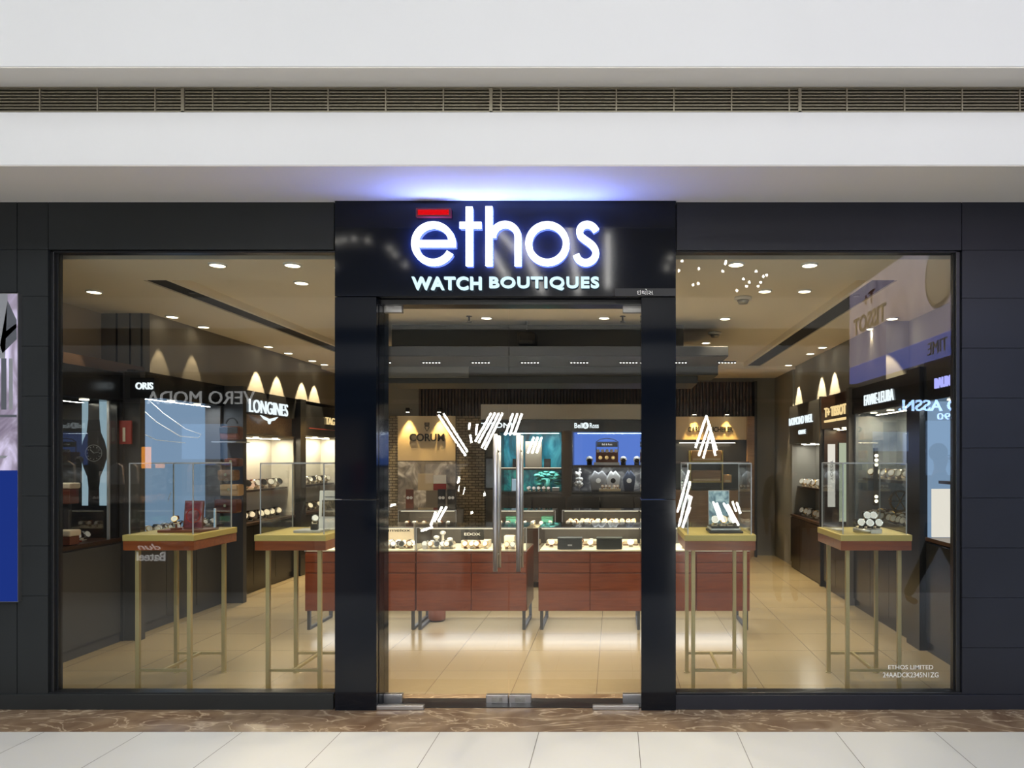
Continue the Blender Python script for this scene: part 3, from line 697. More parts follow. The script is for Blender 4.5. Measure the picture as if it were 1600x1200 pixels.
t = easel_card('price_card', cx+.19, cx+.205, YT+.36, TH+.001, TH+.16, 'card_white', 'panel_pale', 'narrow pale blue card beside the red picture in the leftmost table case', 'card', 0, .002)
# table 2 contents
cx = tx[1]
tag(MB().box(cx-.03, cx+.16, YT+.12, YT+.30, TH+.001, TH+.02).build('display_tray', 'card_silver', bevel=.003), 'flat grey display tray in the second table case from the left', 'tray')
t = easel_card('picture_block', cx+.075, cx+.235, YT+.305, TH+.005, TH+.295, 'card_white', 'picture_photo', 'white card with a dark photo in the case beside the left pillar', 'picture', 5, inner=(.022, .022, .10, .07))
text('lettering', 'VACHERON', 'dark_grey', (cx+.155, YT+.304, TH+.25), .085, .008, parent=t, depth=.001)
t = thing('watch_holder', 'small black block holder in front of the white card', 'watch holder', (cx+.10, YT+.17, TH+.02))
MB().box(cx+.08, cx+.125, YT+.15, YT+.19, TH+.021, TH+.062).build('base', 'matt_black', t, bevel=.003)
watch('black', (cx+.102, YT+.17, TH+.063), .5, 'black strap watch standing on the black block before the white card', None, 1.25)
# table 3 contents
cx = tx[2]
for i, (w_, z_, m_) in enumerate(((.19, 0, 'matt_black'), (.17, .018, 'card_silver'), (.155, .032, 'matt_black'))):
    tag(MB().box(cx-.06+(.095-w_/2), cx-.06+(.095-w_/2)+w_*1.25, YT+.10+i*.012, YT+.34-i*.01, TH+.001+z_, TH+.016+z_).build('display_tray', m_, bevel=.003), ('wide black base tray at the bottom of the stack beside the right pillar', 'silver tray in the middle of the tray stack beside the right pillar', 'black tray topmost of the stack beside the right pillar')[i], 'tray')
t = easel_card('picture_block', cx-.05, cx+.105, YT+.25, TH+.05, TH+.30, 'card_silver', 'picture_portrait', 'blue-grey portrait photo card in the case beside the right pillar', 'picture', 6, .006)
for i, xx in enumerate((-.02, .035, .085)):
    watch(('steel', 'white', 'steel')[i], (cx+xx, YT+.16, TH+.049), .1*i, 'white-dialled watch on the black tray before the portrait card', 'watches before the portrait card', 1.4)
# table 4 contents
cx = tx[3]
t = thing('watch_stand', 'round grey stepped watch stand in the rightmost table case', 'watch stand', (cx+.0, YT+.2, TH))
c4 = (cx+.005, YT+.20)
MB().cyl((c4[0], c4[1], TH+.001), (c4[0], c4[1], TH+.028), .10, 28).build('base', 'steel_dull', t); MB().cyl((c4[0], c4[1]+.02, TH+.028), (c4[0], c4[1]+.02, TH+.075), .05, 24).build('riser', 'matt_black', t)
MB().box(c4[0]-.01, c4[0]+.065, c4[1]-.108, c4[1]-.100, TH+.001, TH+.026).build('name_tag', 'card_white', t)
for (dx, dy, dz) in ((-.065, -.02, .029), (-.018, -.062, .029), (.05, -.05, .029)): watch('black', (c4[0]+dx, c4[1]+dy, TH+dz), 0, 'black strap watch on the lower step of the round stand', 'watches on the lower step of the round stand', 1.35)
for (dx, dy, dz) in ((-.01, .02, .076), (.035, .02, .076)): watch('black', (c4[0]+dx, c4[1]+dy, TH+dz), 0, 'black strap watch on the top of the round stand', 'watches on top of the round stand', 1.35)
for xx, n_ in ((cx-.16, 0),): tag(MB().box(xx-.03, xx+.03, YT+.3, YT+.42, TH+.001, TH+.01).build('watch_pad', 'card_white', bevel=.003), 'white flat pad at the back left of the rightmost table case', 'pad')
# small floor sockets
for px, lab in ((1172, 'steel floor socket beside the table near the right pillar'), (1305, 'steel floor socket left of the rightmost table')):
    z = 5.22; t = thing('floor_socket', lab, 'floor socket', (X(px, z), z, 0))
    MB().box(X(px, z)-.055, X(px, z)+.055, z-.03, z+.05, .0005, .006).build('plate', 'steel_dull', t); MB().box(X(px, z)-.02, X(px, z)+.02, z-.01, z+.02, .006, .009).build('lid', 'matt_black', t)

# ================================================================== COUNTERS
CTOP, CGL, CBOT = .75, .98, .185
def counter(x0, x1, z0, label, drawers=True, mwood='counter_wood', depth=.6, cb=CBOT, group='wooden glass-topped counters'):
    t = thing('glass_counter', label, 'counter', ((x0+x1)/2, z0, 0), group)
    c = MB().box(x0, x1, z0+.018, z0+depth, cb, CTOP).build('cabinet', mwood, t, bevel=.003)
    n = 2; wd = (x1-x0)/n
    for i in range(n):
        a = x0+i*wd+.004; b = a+wd-.008
        if drawers:
            for (q0, q1) in ((CTOP-.10, CTOP-.02), (CTOP-.20, CTOP-.108)):
                d = MB().box(a, b, z0, z0+.018, q0, q1).build('drawer', mwood, c, bevel=.002)
            d = MB().box(a, b, z0, z0+.018, cb, CTOP-.208).build('door', mwood, c, bevel=.002)
        else: MB().box(a, b, z0, z0+.018, cb, CTOP-.02).build('door', mwood, c, bevel=.002)
    for xx in (x0+.03, x1-.03):   # open rectangular metal frames
        e = .014
        MB().box(xx-e, xx+e, z0+.02, z0+.048, 0, cb).box(xx-e, xx+e, z0+depth-.04, z0+depth-.012, 0, cb).box(xx-e, xx+e, z0+.048, z0+depth-.04, 0, .025).build('leg', 'dark_grey', t)
    MB().box(x0+.01, x1-.01, z0+.012, z0+depth-.01, CTOP, CTOP+.012).build('display_deck', 'display_cream', t)
    g = .007
    gl = MB().box(x0, x1, z0, z0+g, CTOP, CGL-g).box(x0, x1, z0, z0+depth-.02, CGL-g, CGL).box(x0, x0+g, z0+g, z0+depth-.02, CTOP+.012, CGL-g).box(x1-g, x1, z0+g, z0+depth-.02, CTOP+.012, CGL-g).build('glass_top', 'case_glass', t)
    MB().box(x0, x1, z0-.003, z0+.004, CGL-.005, CGL+.002).box(x0, x0+.007, z0-.003, z0+.004, CTOP, CGL).box(x1-.007, x1, z0-.003, z0+.004, CTOP, CGL).build('glass_edge', 'card_silver', gl)
    MB().box(x0+.03, x1-.03, z0+.02, z0+.03, CGL-.018, CGL-.010).build('light_strip', 'strip_light', t)
    MB().box(x0+.008, x1-.008, z0+depth-.018, z0+depth, CTOP+.012, CGL-.02).build('back_panel', 'taupe_cabinet', t)
    area('case_lamp', ((x0+x1)/2, z0+.06, CGL-.02), (math.radians(25), 0, 0), (x1-x0)*.9, .03, 3.0, WARM2)
    return t
zc = 7.03
ed = [(X(476, zc), X(649, zc), 'low wooden glass-topped counter farthest left, partly behind the left pillar'), (X(650, zc), X(823, zc), 'wooden glass-topped counter behind the left door leaf, with a black name card inside'),
      (X(841, zc), X(1003, zc), 'wooden glass-topped counter behind the right door leaf, with two dark boxes inside'), (X(1004, zc), X(1172, zc), 'wooden glass-topped counter behind the right pillar and table')]
for a, b, lab in ed: counter(a, b, zc, lab)
dk = CTOP+.0125
# under-counter glow
for a, b, _ in ed: area('counter_underlight', ((a+b)/2, zc+.3, CBOT-.01), (0, 0, 0), (b-a)*.98, .56, 4.6, (.96, .98, 1))
# contents of right centre counter
for i, (a, b) in enumerate(((871, 909), (932, 972))):
    t = thing('storage_box', ('dark blue-grey box with a small metal label, left one in the right counter', 'plain dark green-grey box, right one in the right counter')[i], 'box', (X((a+b)/2, zc+.06), zc+.06, dk))
    MB().box(X(a, zc+.05), X(b, zc+.05), zc+.05, zc+.17, dk+.001, dk+.095).build('body', mat('box_navy', (.03, .038, .048), .5) if i == 0 else mat('box_green', (.022, .028, .026), .5), t, bevel=.004)
    MB().box(X(a, zc+.05)-.002, X(b, zc+.05)+.002, zc+.048, zc+.172, dk+.096, dk+.112).build('lid', M['box_navy'] if i == 0 else M['box_green'], t, bevel=.004)
    if i == 0: MB().box(X(887, zc+.05), X(894, zc+.05), zc+.047, zc+.050, dk+.035, dk+.05).build('label_plate', 'steel', t)
watch_row(['gold', 'white', 'steel'], (X(850, zc), zc+.28, dk), (X(996, zc), zc+.28, dk), 9, 0, 'small watch on a cuff in the middle of the right door counter', 'watches in the middle of the right door counter', 1.5)
for px in (871, 926, 979):
    t = thing('display_cushion', 'cream sloped display cushion in the right door counter', 'display cushion', (X(px, zc+.45), zc+.45, dk), 'cream cushions in the right door counter')
    MB().box(X(px, zc+.4)-.11, X(px, zc+.4)+.11, zc+.38, zc+.54, dk+.001, dk+.05).build('pad', 'display_cream', t, bevel=.01)
    MB().box(X(px, zc+.4)-.115, X(px, zc+.4)+.115, zc+.375, zc+.545, dk+.0005, dk+.012).build('base', 'leather_brown', t)
# contents of left door counter
def card_sign(x0, x1, y, z0, z1, m, txt, tm, label, th=.5, tw=.7):
    t = thing('name_card', label, 'name card', ((x0+x1)/2, y, z0))
    MB().box(x0, x1, y, y+.01, z0, z1).build('card', m, t, bevel=.002)
    if txt: text('lettering', txt, tm, ((x0+x1)/2, y-.001, z0+(z1-z0)*th), (x1-x0)*tw, (z1-z0)*.22, parent=t, depth=.002, bold=.01)
    return t
card_sign(X(720, zc+.25), X(756, zc+.25), zc+.25, dk+.07, dk+.185, 'matt_black', 'EDOX', 'chip_light', 'black name card with white lettering in the left door counter')
tag(MB().box(X(722, zc+.25), X(765, zc+.25), zc+.20, zc+.36, dk+.001, dk+.069).build('display_riser', 'display_cream', bevel=.004), 'cream riser block under the black name card', 'riser')
watch_row(['gold', 'white'], (X(722, zc+.15), zc+.14, dk), (X(765, zc+.15), zc+.14, dk), 4, 0, 'gold-cased watch in front of the black name card', 'watches before the black name card', 1.5)
watch_row(['steel', 'white', 'dark'], (X(665, zc+.2), zc+.12, dk), (X(715, zc+.2), zc+.12, dk), 6, 0, 'watch in the left half of the left door counter', 'watches in the left door counter', 1.5)
for i, (px, h) in enumerate(((682, .10), (692, .145), (703, .08))):
    t = thing('mushroom_stand', 'white round-capped display stand in the left door counter', 'display stand', (X(px, zc+.3), zc+.3, dk), 'white round-capped display stands')
    MB().cyl((X(px, zc+.3), zc+.3, dk+.001), (X(px, zc+.3), zc+.3, dk+h-.02), .012, 12).build('stem', 'display_white', t)
    MB().sph((X(px, zc+.3), zc+.3, dk+h-.01), .03, 16, 0, .7).build('cap', 'watch_white', t)
tag(MB().box(X(658, zc), X(664, zc), zc+.05, zc+.15, dk+.001, dk+.045).build('display_block', 'card_white', bevel=.003), 'white block at the left end of the left door counter', 'display block')
tag(MB().box(X(784, zc), X(800, zc), zc+.15, zc+.25, dk+.001, dk+.12).build('display_block', 'display_cream', bevel=.003), 'cream upright block at the right end of the left door counter', 'display block')
watch_row(['steel', 'gold'], (X(775, zc+.1), zc+.1, dk), (X(818, zc+.1), zc+.1, dk), 4, 0, 'watch at the right end of the left door counter', 'watches at the right end of the left door counter', 1.4)
# contents of far-left counter
card_sign(X(592, zc+.3), X(646, zc+.3), zc+.32, dk+.02, dk+.20, 'cream_leather', 'Jumelox', 'matt_black', 'beige name card with black rounded lettering at the left jamb', .75, .8)
watch_row(['dark', 'gold', 'black'], (X(560, zc+.2), zc+.13, dk), (X(646, zc+.2), zc+.13, dk), 8, .3, 'small watch before the beige name card', 'watches before the beige name card', 1.5)
watch_row(['dark', 'gold', 'black'], (X(590, zc+.2), zc+.21, dk+.0), (X(646, zc+.2), zc+.21, dk+.0), 6, .3, 'small watch in the second line before the beige name card', 'second line before the beige name card', 1.5)
watch_row(['steel', 'white'], (X(1060, zc+.2), zc+.12, dk), (X(1150, zc+.2), zc+.12, dk), 6, .3, 'steel watch in the counter behind the right table', 'watches in the counter behind the right table', 1.4)

t = thing('leather_pouf', 'low brown leather pouf on the floor under the left door counter', 'pouf', (X(681, 7.4), 7.45, 0))
MB().cyl((X(681, 7.4), 7.45, .012), (X(681, 7.4), 7.45, .165), .085, 24).build('seat', 'leather_brown', t, bevel=.01); MB().cyl((X(681, 7.4), 7.45, 0), (X(681, 7.4), 7.45, .012), .07, 20).build('foot', 'matt_black', t)
for i, (px, lab) in enumerate(((795, 'teal box in the dark counter before the teal display, left of its twin'), (852, 'teal box in the dark counter before the teal display, right of its twin'))):
    t = thing('gift_box', lab, 'box', (X(px, 9.3), 9.5, .7625)); MB().box(X(px-9, 9.3), X(px+9, 9.3), 9.55, 9.68, .763, .85).build('body', 'flower_teal', t, bevel=.004); MB().box(X(px-9.3, 9.3), X(px+9.3, 9.3), 9.545, 9.685, .851, .88).build('lid', 'flower', t, bevel=.004)
# second row of counters (behind the staff aisle)
zc2 = 9.3
CT1, CG1 = .80, .98
for (a, b, lab) in ((X(622, zc2), X(713, zc2), 'back-row dark counter in front of the beige logo wall'), (X(770, zc2), X(868, zc2), 'back-row dark counter in front of the teal display'), (X(878, zc2), X(1001, zc2), 'back-row dark counter in front of the sky-blue display')):
    counter(a, b, zc2, lab, False, 'dark_wood', .5, .08, 'dark back-row counters')
watch_row(['white', 'gold', 'white'], (X(886, zc2+.1), zc2+.1, dk), (X(995, zc2+.1), zc2+.1, dk), 12, 0, 'small bright watch in the back-row counter before the sky-blue display', 'watches in the back-row counter before the sky-blue display', 1.7)
watch_row(['white', 'gold', 'white'], (X(886, zc2+.3), zc2+.3, dk+.0), (X(995, zc2+.3), zc2+.3, dk+.0), 12, 0, 'small watch at the rear of the back-row counter before the sky-blue display', 'rear watches before the sky-blue display', 1.7)
watch_row(['white', 'steel'], (X(775, zc2+.1), zc2+.1, dk), (X(865, zc2+.1), zc2+.1, dk), 7, 0, 'small watch in the back-row counter before the teal display', 'watches in the back-row counter before the teal display', 1.5)
watch_row(['gold', 'steel'], (X(630, zc2+.1), zc2+.1, dk), (X(708, zc2+.1), zc2+.1, dk), 6, 0, 'small watch in the back-row counter before the beige logo wall', 'watches in the back-row counter before the logo wall', 1.5)
for i, px in enumerate((690, 705, 640)):
    t = thing('framed_stand', ('dark card with white dots on the back-row counter, nearest the brick column', 'narrow dark card at the right end of the logo-wall counter', 'dark red patterned card at the left end of the logo-wall counter')[i], 'display card', (X(px, zc2+.3), zc2+.3, CGL))
    MB().box(X(px-6, zc2+.3), X(px+6, zc2+.3), zc2+.3, zc2+.315, CGL+.001, CGL+.25).build('card', ('matt_black', 'satin_black', 'leather_brown')[i], t)
    MB().cyl((X(px-2.5, zc2+.3), zc2+.296, CGL+.14), (X(px-2.5, zc2+.3), zc2+.3, CGL+.14), .02, 12).cyl((X(px+2.5, zc2+.3), zc2+.296, CGL+.14), (X(px+2.5, zc2+.3), zc2+.3, CGL+.14), .02, 12).build('emblem', 'watch_white', t)

# ================================================================== BACK WALL DISPLAYS
zb_ = ZB-.12
sbox('wall_back_brick_left', 'grey_brick', X(560, zb_), X(621, zb_), zb_, ZB, 0, Z(650, zb_))
sbox('wall_back_brick_middle', 'grey_brick', X(713, zb_), X(757, zb_), zb_, ZB, 0, Z(650, zb_))
t = thing('logo_wall_panel', 'beige backlit wall panel with dark CORUM lettering between two brick columns', 'wall panel', (X(667, zb_), zb_, .2))
MB().box(X(622, zb_), X(712, zb_), zb_-.02, ZB, Z(720, zb_), Z(650, zb_)).build('panel', 'champagne', t)
MB().box(X(622, zb_), X(712, zb_), zb_-.02, ZB, Z(800, zb_), Z(721, zb_)).build('mural', 'picture_bikes', t)
text('lettering', 'CORUM', 'satin_black', P(667, 683.5, zb_-.03), 54*zb_/F, 12*zb_/F, parent=t, depth=.02, bold=.02)
mb = MB(); q = zb_-.03; kx = X(667, q)
mb.ribbon([(kx-.035, Z(669, q)+.03), (kx-.03, Z(669, q)), (kx, Z(669, q)-.05), (kx+.03, Z(669, q)), (kx+.035, Z(669, q)+.03)], .012, q, q+.01)
for dx in (-.03, 0, .03): mb.box(kx+dx-.009, kx+dx+.009, q, q+.01, Z(665, q), Z(660, q))
mb.box(kx-.03, kx+.03, q, q+.01, Z(666.5, q), Z(665, q)); mb.build('emblem', 'satin_black', t)
zy = 11.85; zt = Z(766, 11.9)+.002; hy = Z(739, zy)-Z(765, zy)
t = thing('display_board', 'pale yellow board with a white photo corner in front of the motorbike mural', 'display board', (X(675, zy), zy, zt))
MB().box(X(653, zy), X(677, zy), zy, zy+.015, zt, zt+hy).build('board', 'champagne', t)
MB().box(X(677.2, zy), X(697, zy), zy, zy+.015, zt+hy*.4, zt+hy*.93).build('photo', 'card_white', t)
MB().box(X(677.2, zy), X(697, zy), zy, zy+.015, zt, zt+hy*.39).build('caption', 'leather_red', t)
for px, lab in ((671, 'left'), (690, 'right')): pass
tag(MB().box(X(668, 11.9), X(690, 11.9), 11.8, 11.95, .0, Z(766, 11.9)).build('plinth', 'wall_taupe', bevel=.004), 'grey-beige plinth carrying the pale yellow board', 'plinth')
for px in (637, 686): spot('logo_washer', P(px, 647, zb_-.10), 36, (1, .66, .25), 60, .4)
mb = MB()
for i, px in enumerate((637, 686)):
    t = thing('washer_lamp', ('small ceiling washer lamp above the left end of the CORUM lettering', 'small ceiling washer lamp above the right end of the CORUM lettering')[i], 'lamp', P(px, 645, zb_-.14))
    p = P(px, 644, zb_-.14); MB().cyl(p, p+Vector((0, 0, .07)), .035, 14).cyl(p+Vector((0, 0, .05)), (p.x, ZB-.02, p.z+.05), .008, 8).build('housing', 'matt_black', t); MB().cyl(p-Vector((0, 0, .003)), p, .03, 14).build('lens', 'lamp_warm', t)
t = thing('framed_picture', 'black framed grey picture on the wall between brick column and teal display', 'picture', P(766, 765, ZB-.03))
MB().box(X(757.5, ZB), X(775, ZB), ZB-.03, ZB-.001, Z(765, ZB), Z(714, ZB)).build('picture_frame', 'matt_black', t)
MB().box(X(760, ZB), X(772.5, ZB), ZB-.035, ZB-.029, Z(762, ZB), Z(717, ZB)).build('print', 'picture_slate', t)
# showcase unit with two niches
zs = 11.55
def niche(pxa, pxb, pyt, pyb, mb_back, shelf_py, label, deco):
    t = thing('lit_showcase', label, 'showcase', P((pxa+pxb)/2, pyb, zs)); x0, x1 = X(pxa, zs), X(pxb, zs); z0, z1 = Z(pyb, zs), Z(pyt, zs)
    MB().box(x0-.03, x0, zs, zs+.5, z0-.03, z1+.03).box(x1, x1+.03, zs, zs+.5, z0-.03, z1+.03).box(x0, x1, zs, zs+.5, z0-.03, z0).box(x0, x1, zs, zs+.5, z1, z1+.03).build('cabinet', 'satin_black', t)
    zsf = Z(shelf_py, zs)
    MB().box(x0, x1, zs+.44, zs+.47, zsf, z1).build('backdrop', mb_back[0], t); MB().box(x0, x1, zs+.44, zs+.47, z0, zsf).build('backdrop', mb_back[1], t)
    s_ = MB().box(x0+.002, x1-.002, zs+.03, zs+.44, zsf-.035, zsf).build('shelf', 'dark_wood', t); MB().box(x0+.002, x1-.002, zs+.02, zs+.03, zsf-.006, zsf+.004).build('light_strip', 'strip_light' if deco else 'dark_grey', s_)
    area('niche_lamp', ((x0+x1)/2, zs+.12, z1-.02), (0, 0, 0), (x1-x0)*.9, .05, 7, (.85, .95, 1)); area('niche_lamp', ((x0+x1)/2, zs+.12, zsf-.045), (0, 0, 0), (x1-x0)*.9, .05, 4, (.9, .96, 1))
    return t, x0, x1, z0, z1, zsf
A = niche(781, 877, 675, 768, ('picture_teal', 'picture_reef'), 731, 'wall showcase with teal underwater backdrop behind the door handles', True)
B = niche(895, 1040, 675, 768, ('panel_sky', 'picture_flight'), 727, 'wall showcase with sky-blue backdrop and flight gear behind the right door leaf', False)
C_ = niche(745, 772, 640, 641, ('panel_teal', 'panel_teal'), 640.5, 'x', False) if False else None
# header band over niches
t = thing('showcase_header', 'black header band with white glowing brand lettering above the two lit showcases', 'sign', P(890, 674, zs-.02))
MB().box(X(752, zs), X(1050, zs), zs-.05, zs-.034, Z(673, zs), Z(656, zs)).build('fascia', 'satin_black', t)
text('lettering', 'TITONI', 'sign_in', P(776, 664.5, zs-.06), 48*zs/F, 8*zs/F, parent=t, depth=.01, bold=.02)
text('lettering', 'Bell', 'sign_in', P(904, 665, zs-.06), 13*zs/F, 8*zs/F, parent=t, depth=.01, bold=.02)
text('lettering', 'Ross', 'sign_in', P(928.5, 665, zs-.06), 14*zs/F, 8*zs/F, parent=t, depth=.01, bold=.02)
c = P(915, 665, zs-.062); MB().cyl(c, c+Vector((0, .01, 0)), .05, 24).build('emblem', 'sign_in', t); text('emblem_mark', '&', 'matt_black', c-Vector((0, .002, 0)), .04, .05, parent=t, depth=.003)
sbox('wall_back_reflection_band', 'reflection_pale', X(752, zs), X(1050, zs), zs-.04, ZB, Z(655.5, zs), Z(632, zs))  # solid pale band stands in for a reflection in the door glass
for px in (833, 874, 955): spot('header_washer', P(px, 650, zs-.10), 5, (1, .45, .12), 40, .5)
# dark cabinet below niches
t = thing('back_cabinet', 'long black base cabinet under the two lit showcases', 'cabinet', (X(900, zs), zs, 0))
MB().box(X(778, zs), X(1045, zs), zs-.05, zs+.5, 0, Z(771.5, zs)).build('body', 'satin_black', t)
for i in range(5):
    a = X(780+53*i, zs-.05); MB().box(a, a+.5, zs-.068, zs-.05, .08, Z(776, zs)).build('door', 'dark_grey', t, bevel=.003)
# pillar between niches
sbox('trim_5', 'taupe_cabinet', X(878.5, zs-.06), X(893, zs-.06), zs-.06, zs+.5, 0, Z(673, zs))
# niche contents: teal
x0, x1, z0, z1, zsf = A[1:]
t = easel_card('picture_block', X(820, zs+.1), X(846, zs+.1), zs+.15, zsf+.001, zsf+.42, 'champagne', 'cream_leather', 'cream card block on the upper shelf of the teal showcase', 'display card', 3)
for i, px in enumerate((806, 855)): tag(MB().box(X(px-5, zs+.1), X(px+5, zs+.1), zs+.1, zs+.2, zsf+.001, zsf+.14).build('display_block', 'satin_black', bevel=.004), ('black block left of the cream card in the teal showcase', 'black block right of the cream card in the teal showcase')[i], 'display block')
watch_row(['white', 'steel', 'gold'], (X(823, zs+.1), zs+.12, z0+.0), (X(861, zs+.1), zs+.12, z0), 5, 0, 'bright watch on the floor of the teal showcase', 'watches in the teal showcase', 1.45, 0)
tag(MB().box(X(862, zs), X(873, zs), zs+.08, zs+.16, z0+.001, z0+.06).build('price_card', 'card_white', bevel=.004), 'white tent card at the right end of the teal showcase floor', 'card')
# reef clump
t = thing('coral_model', 'green branching coral ornament on the lower shelf of the teal showcase', 'coral ornament', P(855, 768, zs+.25)); mb = MB()
for i in range(46):
    p = P(855+random.uniform(-16, 18), 750+random.uniform(-14, 12), zs+random.uniform(.2, .3)); mb.sph(p, random.uniform(.035, .07), 7, 0, .45)
mb.cyl((X(855, zs+.25), zs+.25, z0), (X(855, zs+.25), zs+.25, z0+.2), .05, 8)
mb.build('branches', 'flower_teal', t)
t = easel_card('picture_block', X(799, zs+.1), X(812, zs+.1), zs+.1, z0+.001, z0+.2, 'card_silver', 'panel_pale', 'blue-white angled card in the lower teal showcase', 'display card', 10)
# niche contents: sky
x0, x1, z0, z1, zsf = B[1:]
t = thing('watch_chest', 'brown leather chest with a row of white dials on the sky-blue showcase shelf', 'chest', (X(948, zs+.12), zs+.12, zsf))
MB().box(X(931, zs+.1), X(966, zs+.1), zs+.08, zs+.3, zsf+.045, zsf+.21).build('chest_body', 'leather_brown', t, bevel=.008); MB().box(X(928, zs+.1), X(968, zs+.1), zs+.06, zs+.32, zsf+.001, zsf+.045).build('base', 'card_silver', t)
mb = MB(); mb.ribbon([(X(931, zs), zsf+.21), (X(931, zs), zsf+.37), (X(937, zs), zsf+.41), (X(948, zs), zsf+.425), (X(959, zs), zsf+.41), (X(966, zs), zsf+.37), (X(966, zs), zsf+.21)], .012, zs+.2, zs+.212); mb.box(X(932, zs), X(965, zs), zs+.2, zs+.215, zsf+.29, zsf+.37); mb.build('back_hoop', 'satin_black', t)
text('lettering', 'Bell & Ross', 'chip_light', (X(948.5, zs+.1), zs+.198, zsf+.33), .16, .03, parent=t, depth=.002)
for i in range(5): c = Vector((X(934.5+7*i, zs+.1), zs+.075, zsf+.225)); MB().cyl(c, c+Vector((0, .02, 0)), .027, 14).build('dial', 'watch_white', t)
for i in range(3): c = Vector((X(938+10*i, zs+.1), zs+.07, zsf+.12)); MB().cyl(c, c+Vector((0, .015, 0)), .03, 14).build('buckle', 'watch_gold', t)
for (px, lab) in ((921, 'white helmet on a stand left of the brown trunk'), (974, 'white pilot helmet right of the brown trunk'), (995, 'white helmet by the right edge of the sky-blue showcase')):
    t = thing('flight_helmet', lab, 'helmet', (X(px, zs+.1), zs+.12, zsf)); c = (X(px, zs+.12), zs+.14, zsf+.09)
    MB().sph(c, .055, 16).build('shell', 'watch_white', t); MB().sph((c[0], c[1]-.02, c[2]-.01), .042, 14).build('visor', 'satin_black', t); MB().cyl((c[0], c[1], zsf+.001), (c[0], c[1], zsf+.05), .04, 14).build('base', 'matt_black', t)
for i, (px, w_, lab) in enumerate(((905, 10, 'white flower sprig ornament left in the flight showcase'), (935, 18, 'grey cloth jacket draped in the flight showcase'), (958, 14, 'grey and white flight vest in the flight showcase'), (983, 12, 'dark bag with round patch in the flight showcase'))):
    t = thing('flight_garment' if i else 'flower_ornament', lab, 'garment' if i else 'ornament', (X(px, zs+.2), zs+.2, z0)); mb = MB()
    if i == 0:
        for j in range(22): mb.sph(P(px+random.uniform(-6, 5), 745+random.uniform(-14, 18), zs+.2), random.uniform(.02, .04), 7)
        mb.cyl((X(px, zs+.2), zs+.2, z0), (X(px, zs+.2), zs+.2, z0+.35), .01, 6)
        mb.build('petals', 'watch_white', t)
    else:
        a = X(px-w_*.6, zs+.2); b = X(px+w_*.6, zs+.2); h = .33
        mb.prism([(a, z0+.001), (b, z0+.001), (b+.03, z0+h*.7), (b-.05, z0+h), ((a+b)/2, z0+h*.86), (a+.05, z0+h), (a-.03, z0+h*.6)], 'y', zs+.15, zs+.24)
        mb.build('body', mat('garment%d' % i, ((.25, .25, .26), (.42, .42, .42), (.04, .05, .08))[i-1], .9), t, bevel=.02)
        c = Vector(((a+b)/2, zs+.146, z0+h*.5)); MB().cyl(c, c+Vector((0, .01, 0)), .04, 16).build('patch', ('card_white', 'satin_black', 'card_white')[i-1], t)
watch_row(['gold', 'white'], (X(938, zs+.05), zs+.07, z0+.04), (X(968, zs+.05), zs+.07, z0+.04), 5, 0, 'small gold watch on the tray in the flight showcase', 'watches on the flight showcase tray', 1.2, 0)
tag(MB().box(X(936, zs+.05), X(970, zs+.05), zs+.03, zs+.12, z0+.001, z0+.039).build('display_tray', 'display_cream', bevel=.004), 'cream tray of gold watches in the flight showcase', 'tray')

# Carl F. Bucherer bay
t = thing('brand_bay', 'gold-lit wood framed brand bay behind the right pillar and table', 'showcase', P(1110, 868, zb_))
MB().box(X(1040, zb_), X(1166, zb_), zb_-.02, ZB, Z(687, zb_), Z(651, zb_)).build('sign_panel', 'champagne', t)
MB().box(X(1166, zb_), X(1177, zb_), zb_-.1, ZB, 0, Z(651, zb_)).build('side_post', 'tan_wood', t)
MB().box(X(1177, zb_), X(1181, zb_), zb_-.12, ZB, 0, 2.9).build('edge_trim', 'matt_black', t)
MB().box(X(1040, zb_), X(1166, zb_), zb_-.01, ZB, Z(764, zb_), Z(687.5, zb_)).build('back_panel', 'satin_black', t)
MB().box(X(1040, zb_), X(1166, zb_), zb_-.4, ZB, 0, Z(765, zb_)).build('base_cabinet', 'tan_wood', t)
MB().box(X(1040, zb_), X(1166, zb_), zb_-.25, zb_-.011, Z(724, zb_), Z(721, zb_)).build('shelf', 'dark_wood', t)
text('lettering', 'CARL F. BUCHERER', 'satin_black', P(1110, 671, zb_-.03), 70*zb_/F, 8*zb_/F, parent=t, depth=.02, bold=.02)
for px in (1085, 1136): spot('bay_washer', P(px, 649, zb_-.10), 40, (1, .62, .18), 60, .4)
for i, px in enumerate((1085, 1136)):
    tt = thing('washer_lamp', ('small washer lamp over the left of the gold-lit brand bay', 'small washer lamp over the right of the gold-lit brand bay')[i], 'lamp', P(px, 648, zb_-.14))
    p = P(px, 648, zb_-.14); MB().cyl(p, p+Vector((0, 0, .07)), .04, 14).cyl(p+Vector((0, 0, .05)), (p.x, ZB-.02, p.z+.05), .008, 8).build('housing', 'matt_black', tt); MB().cyl(p-Vector((0, 0, .003)), p, .034, 14).build('lens', 'lamp_warm', tt)
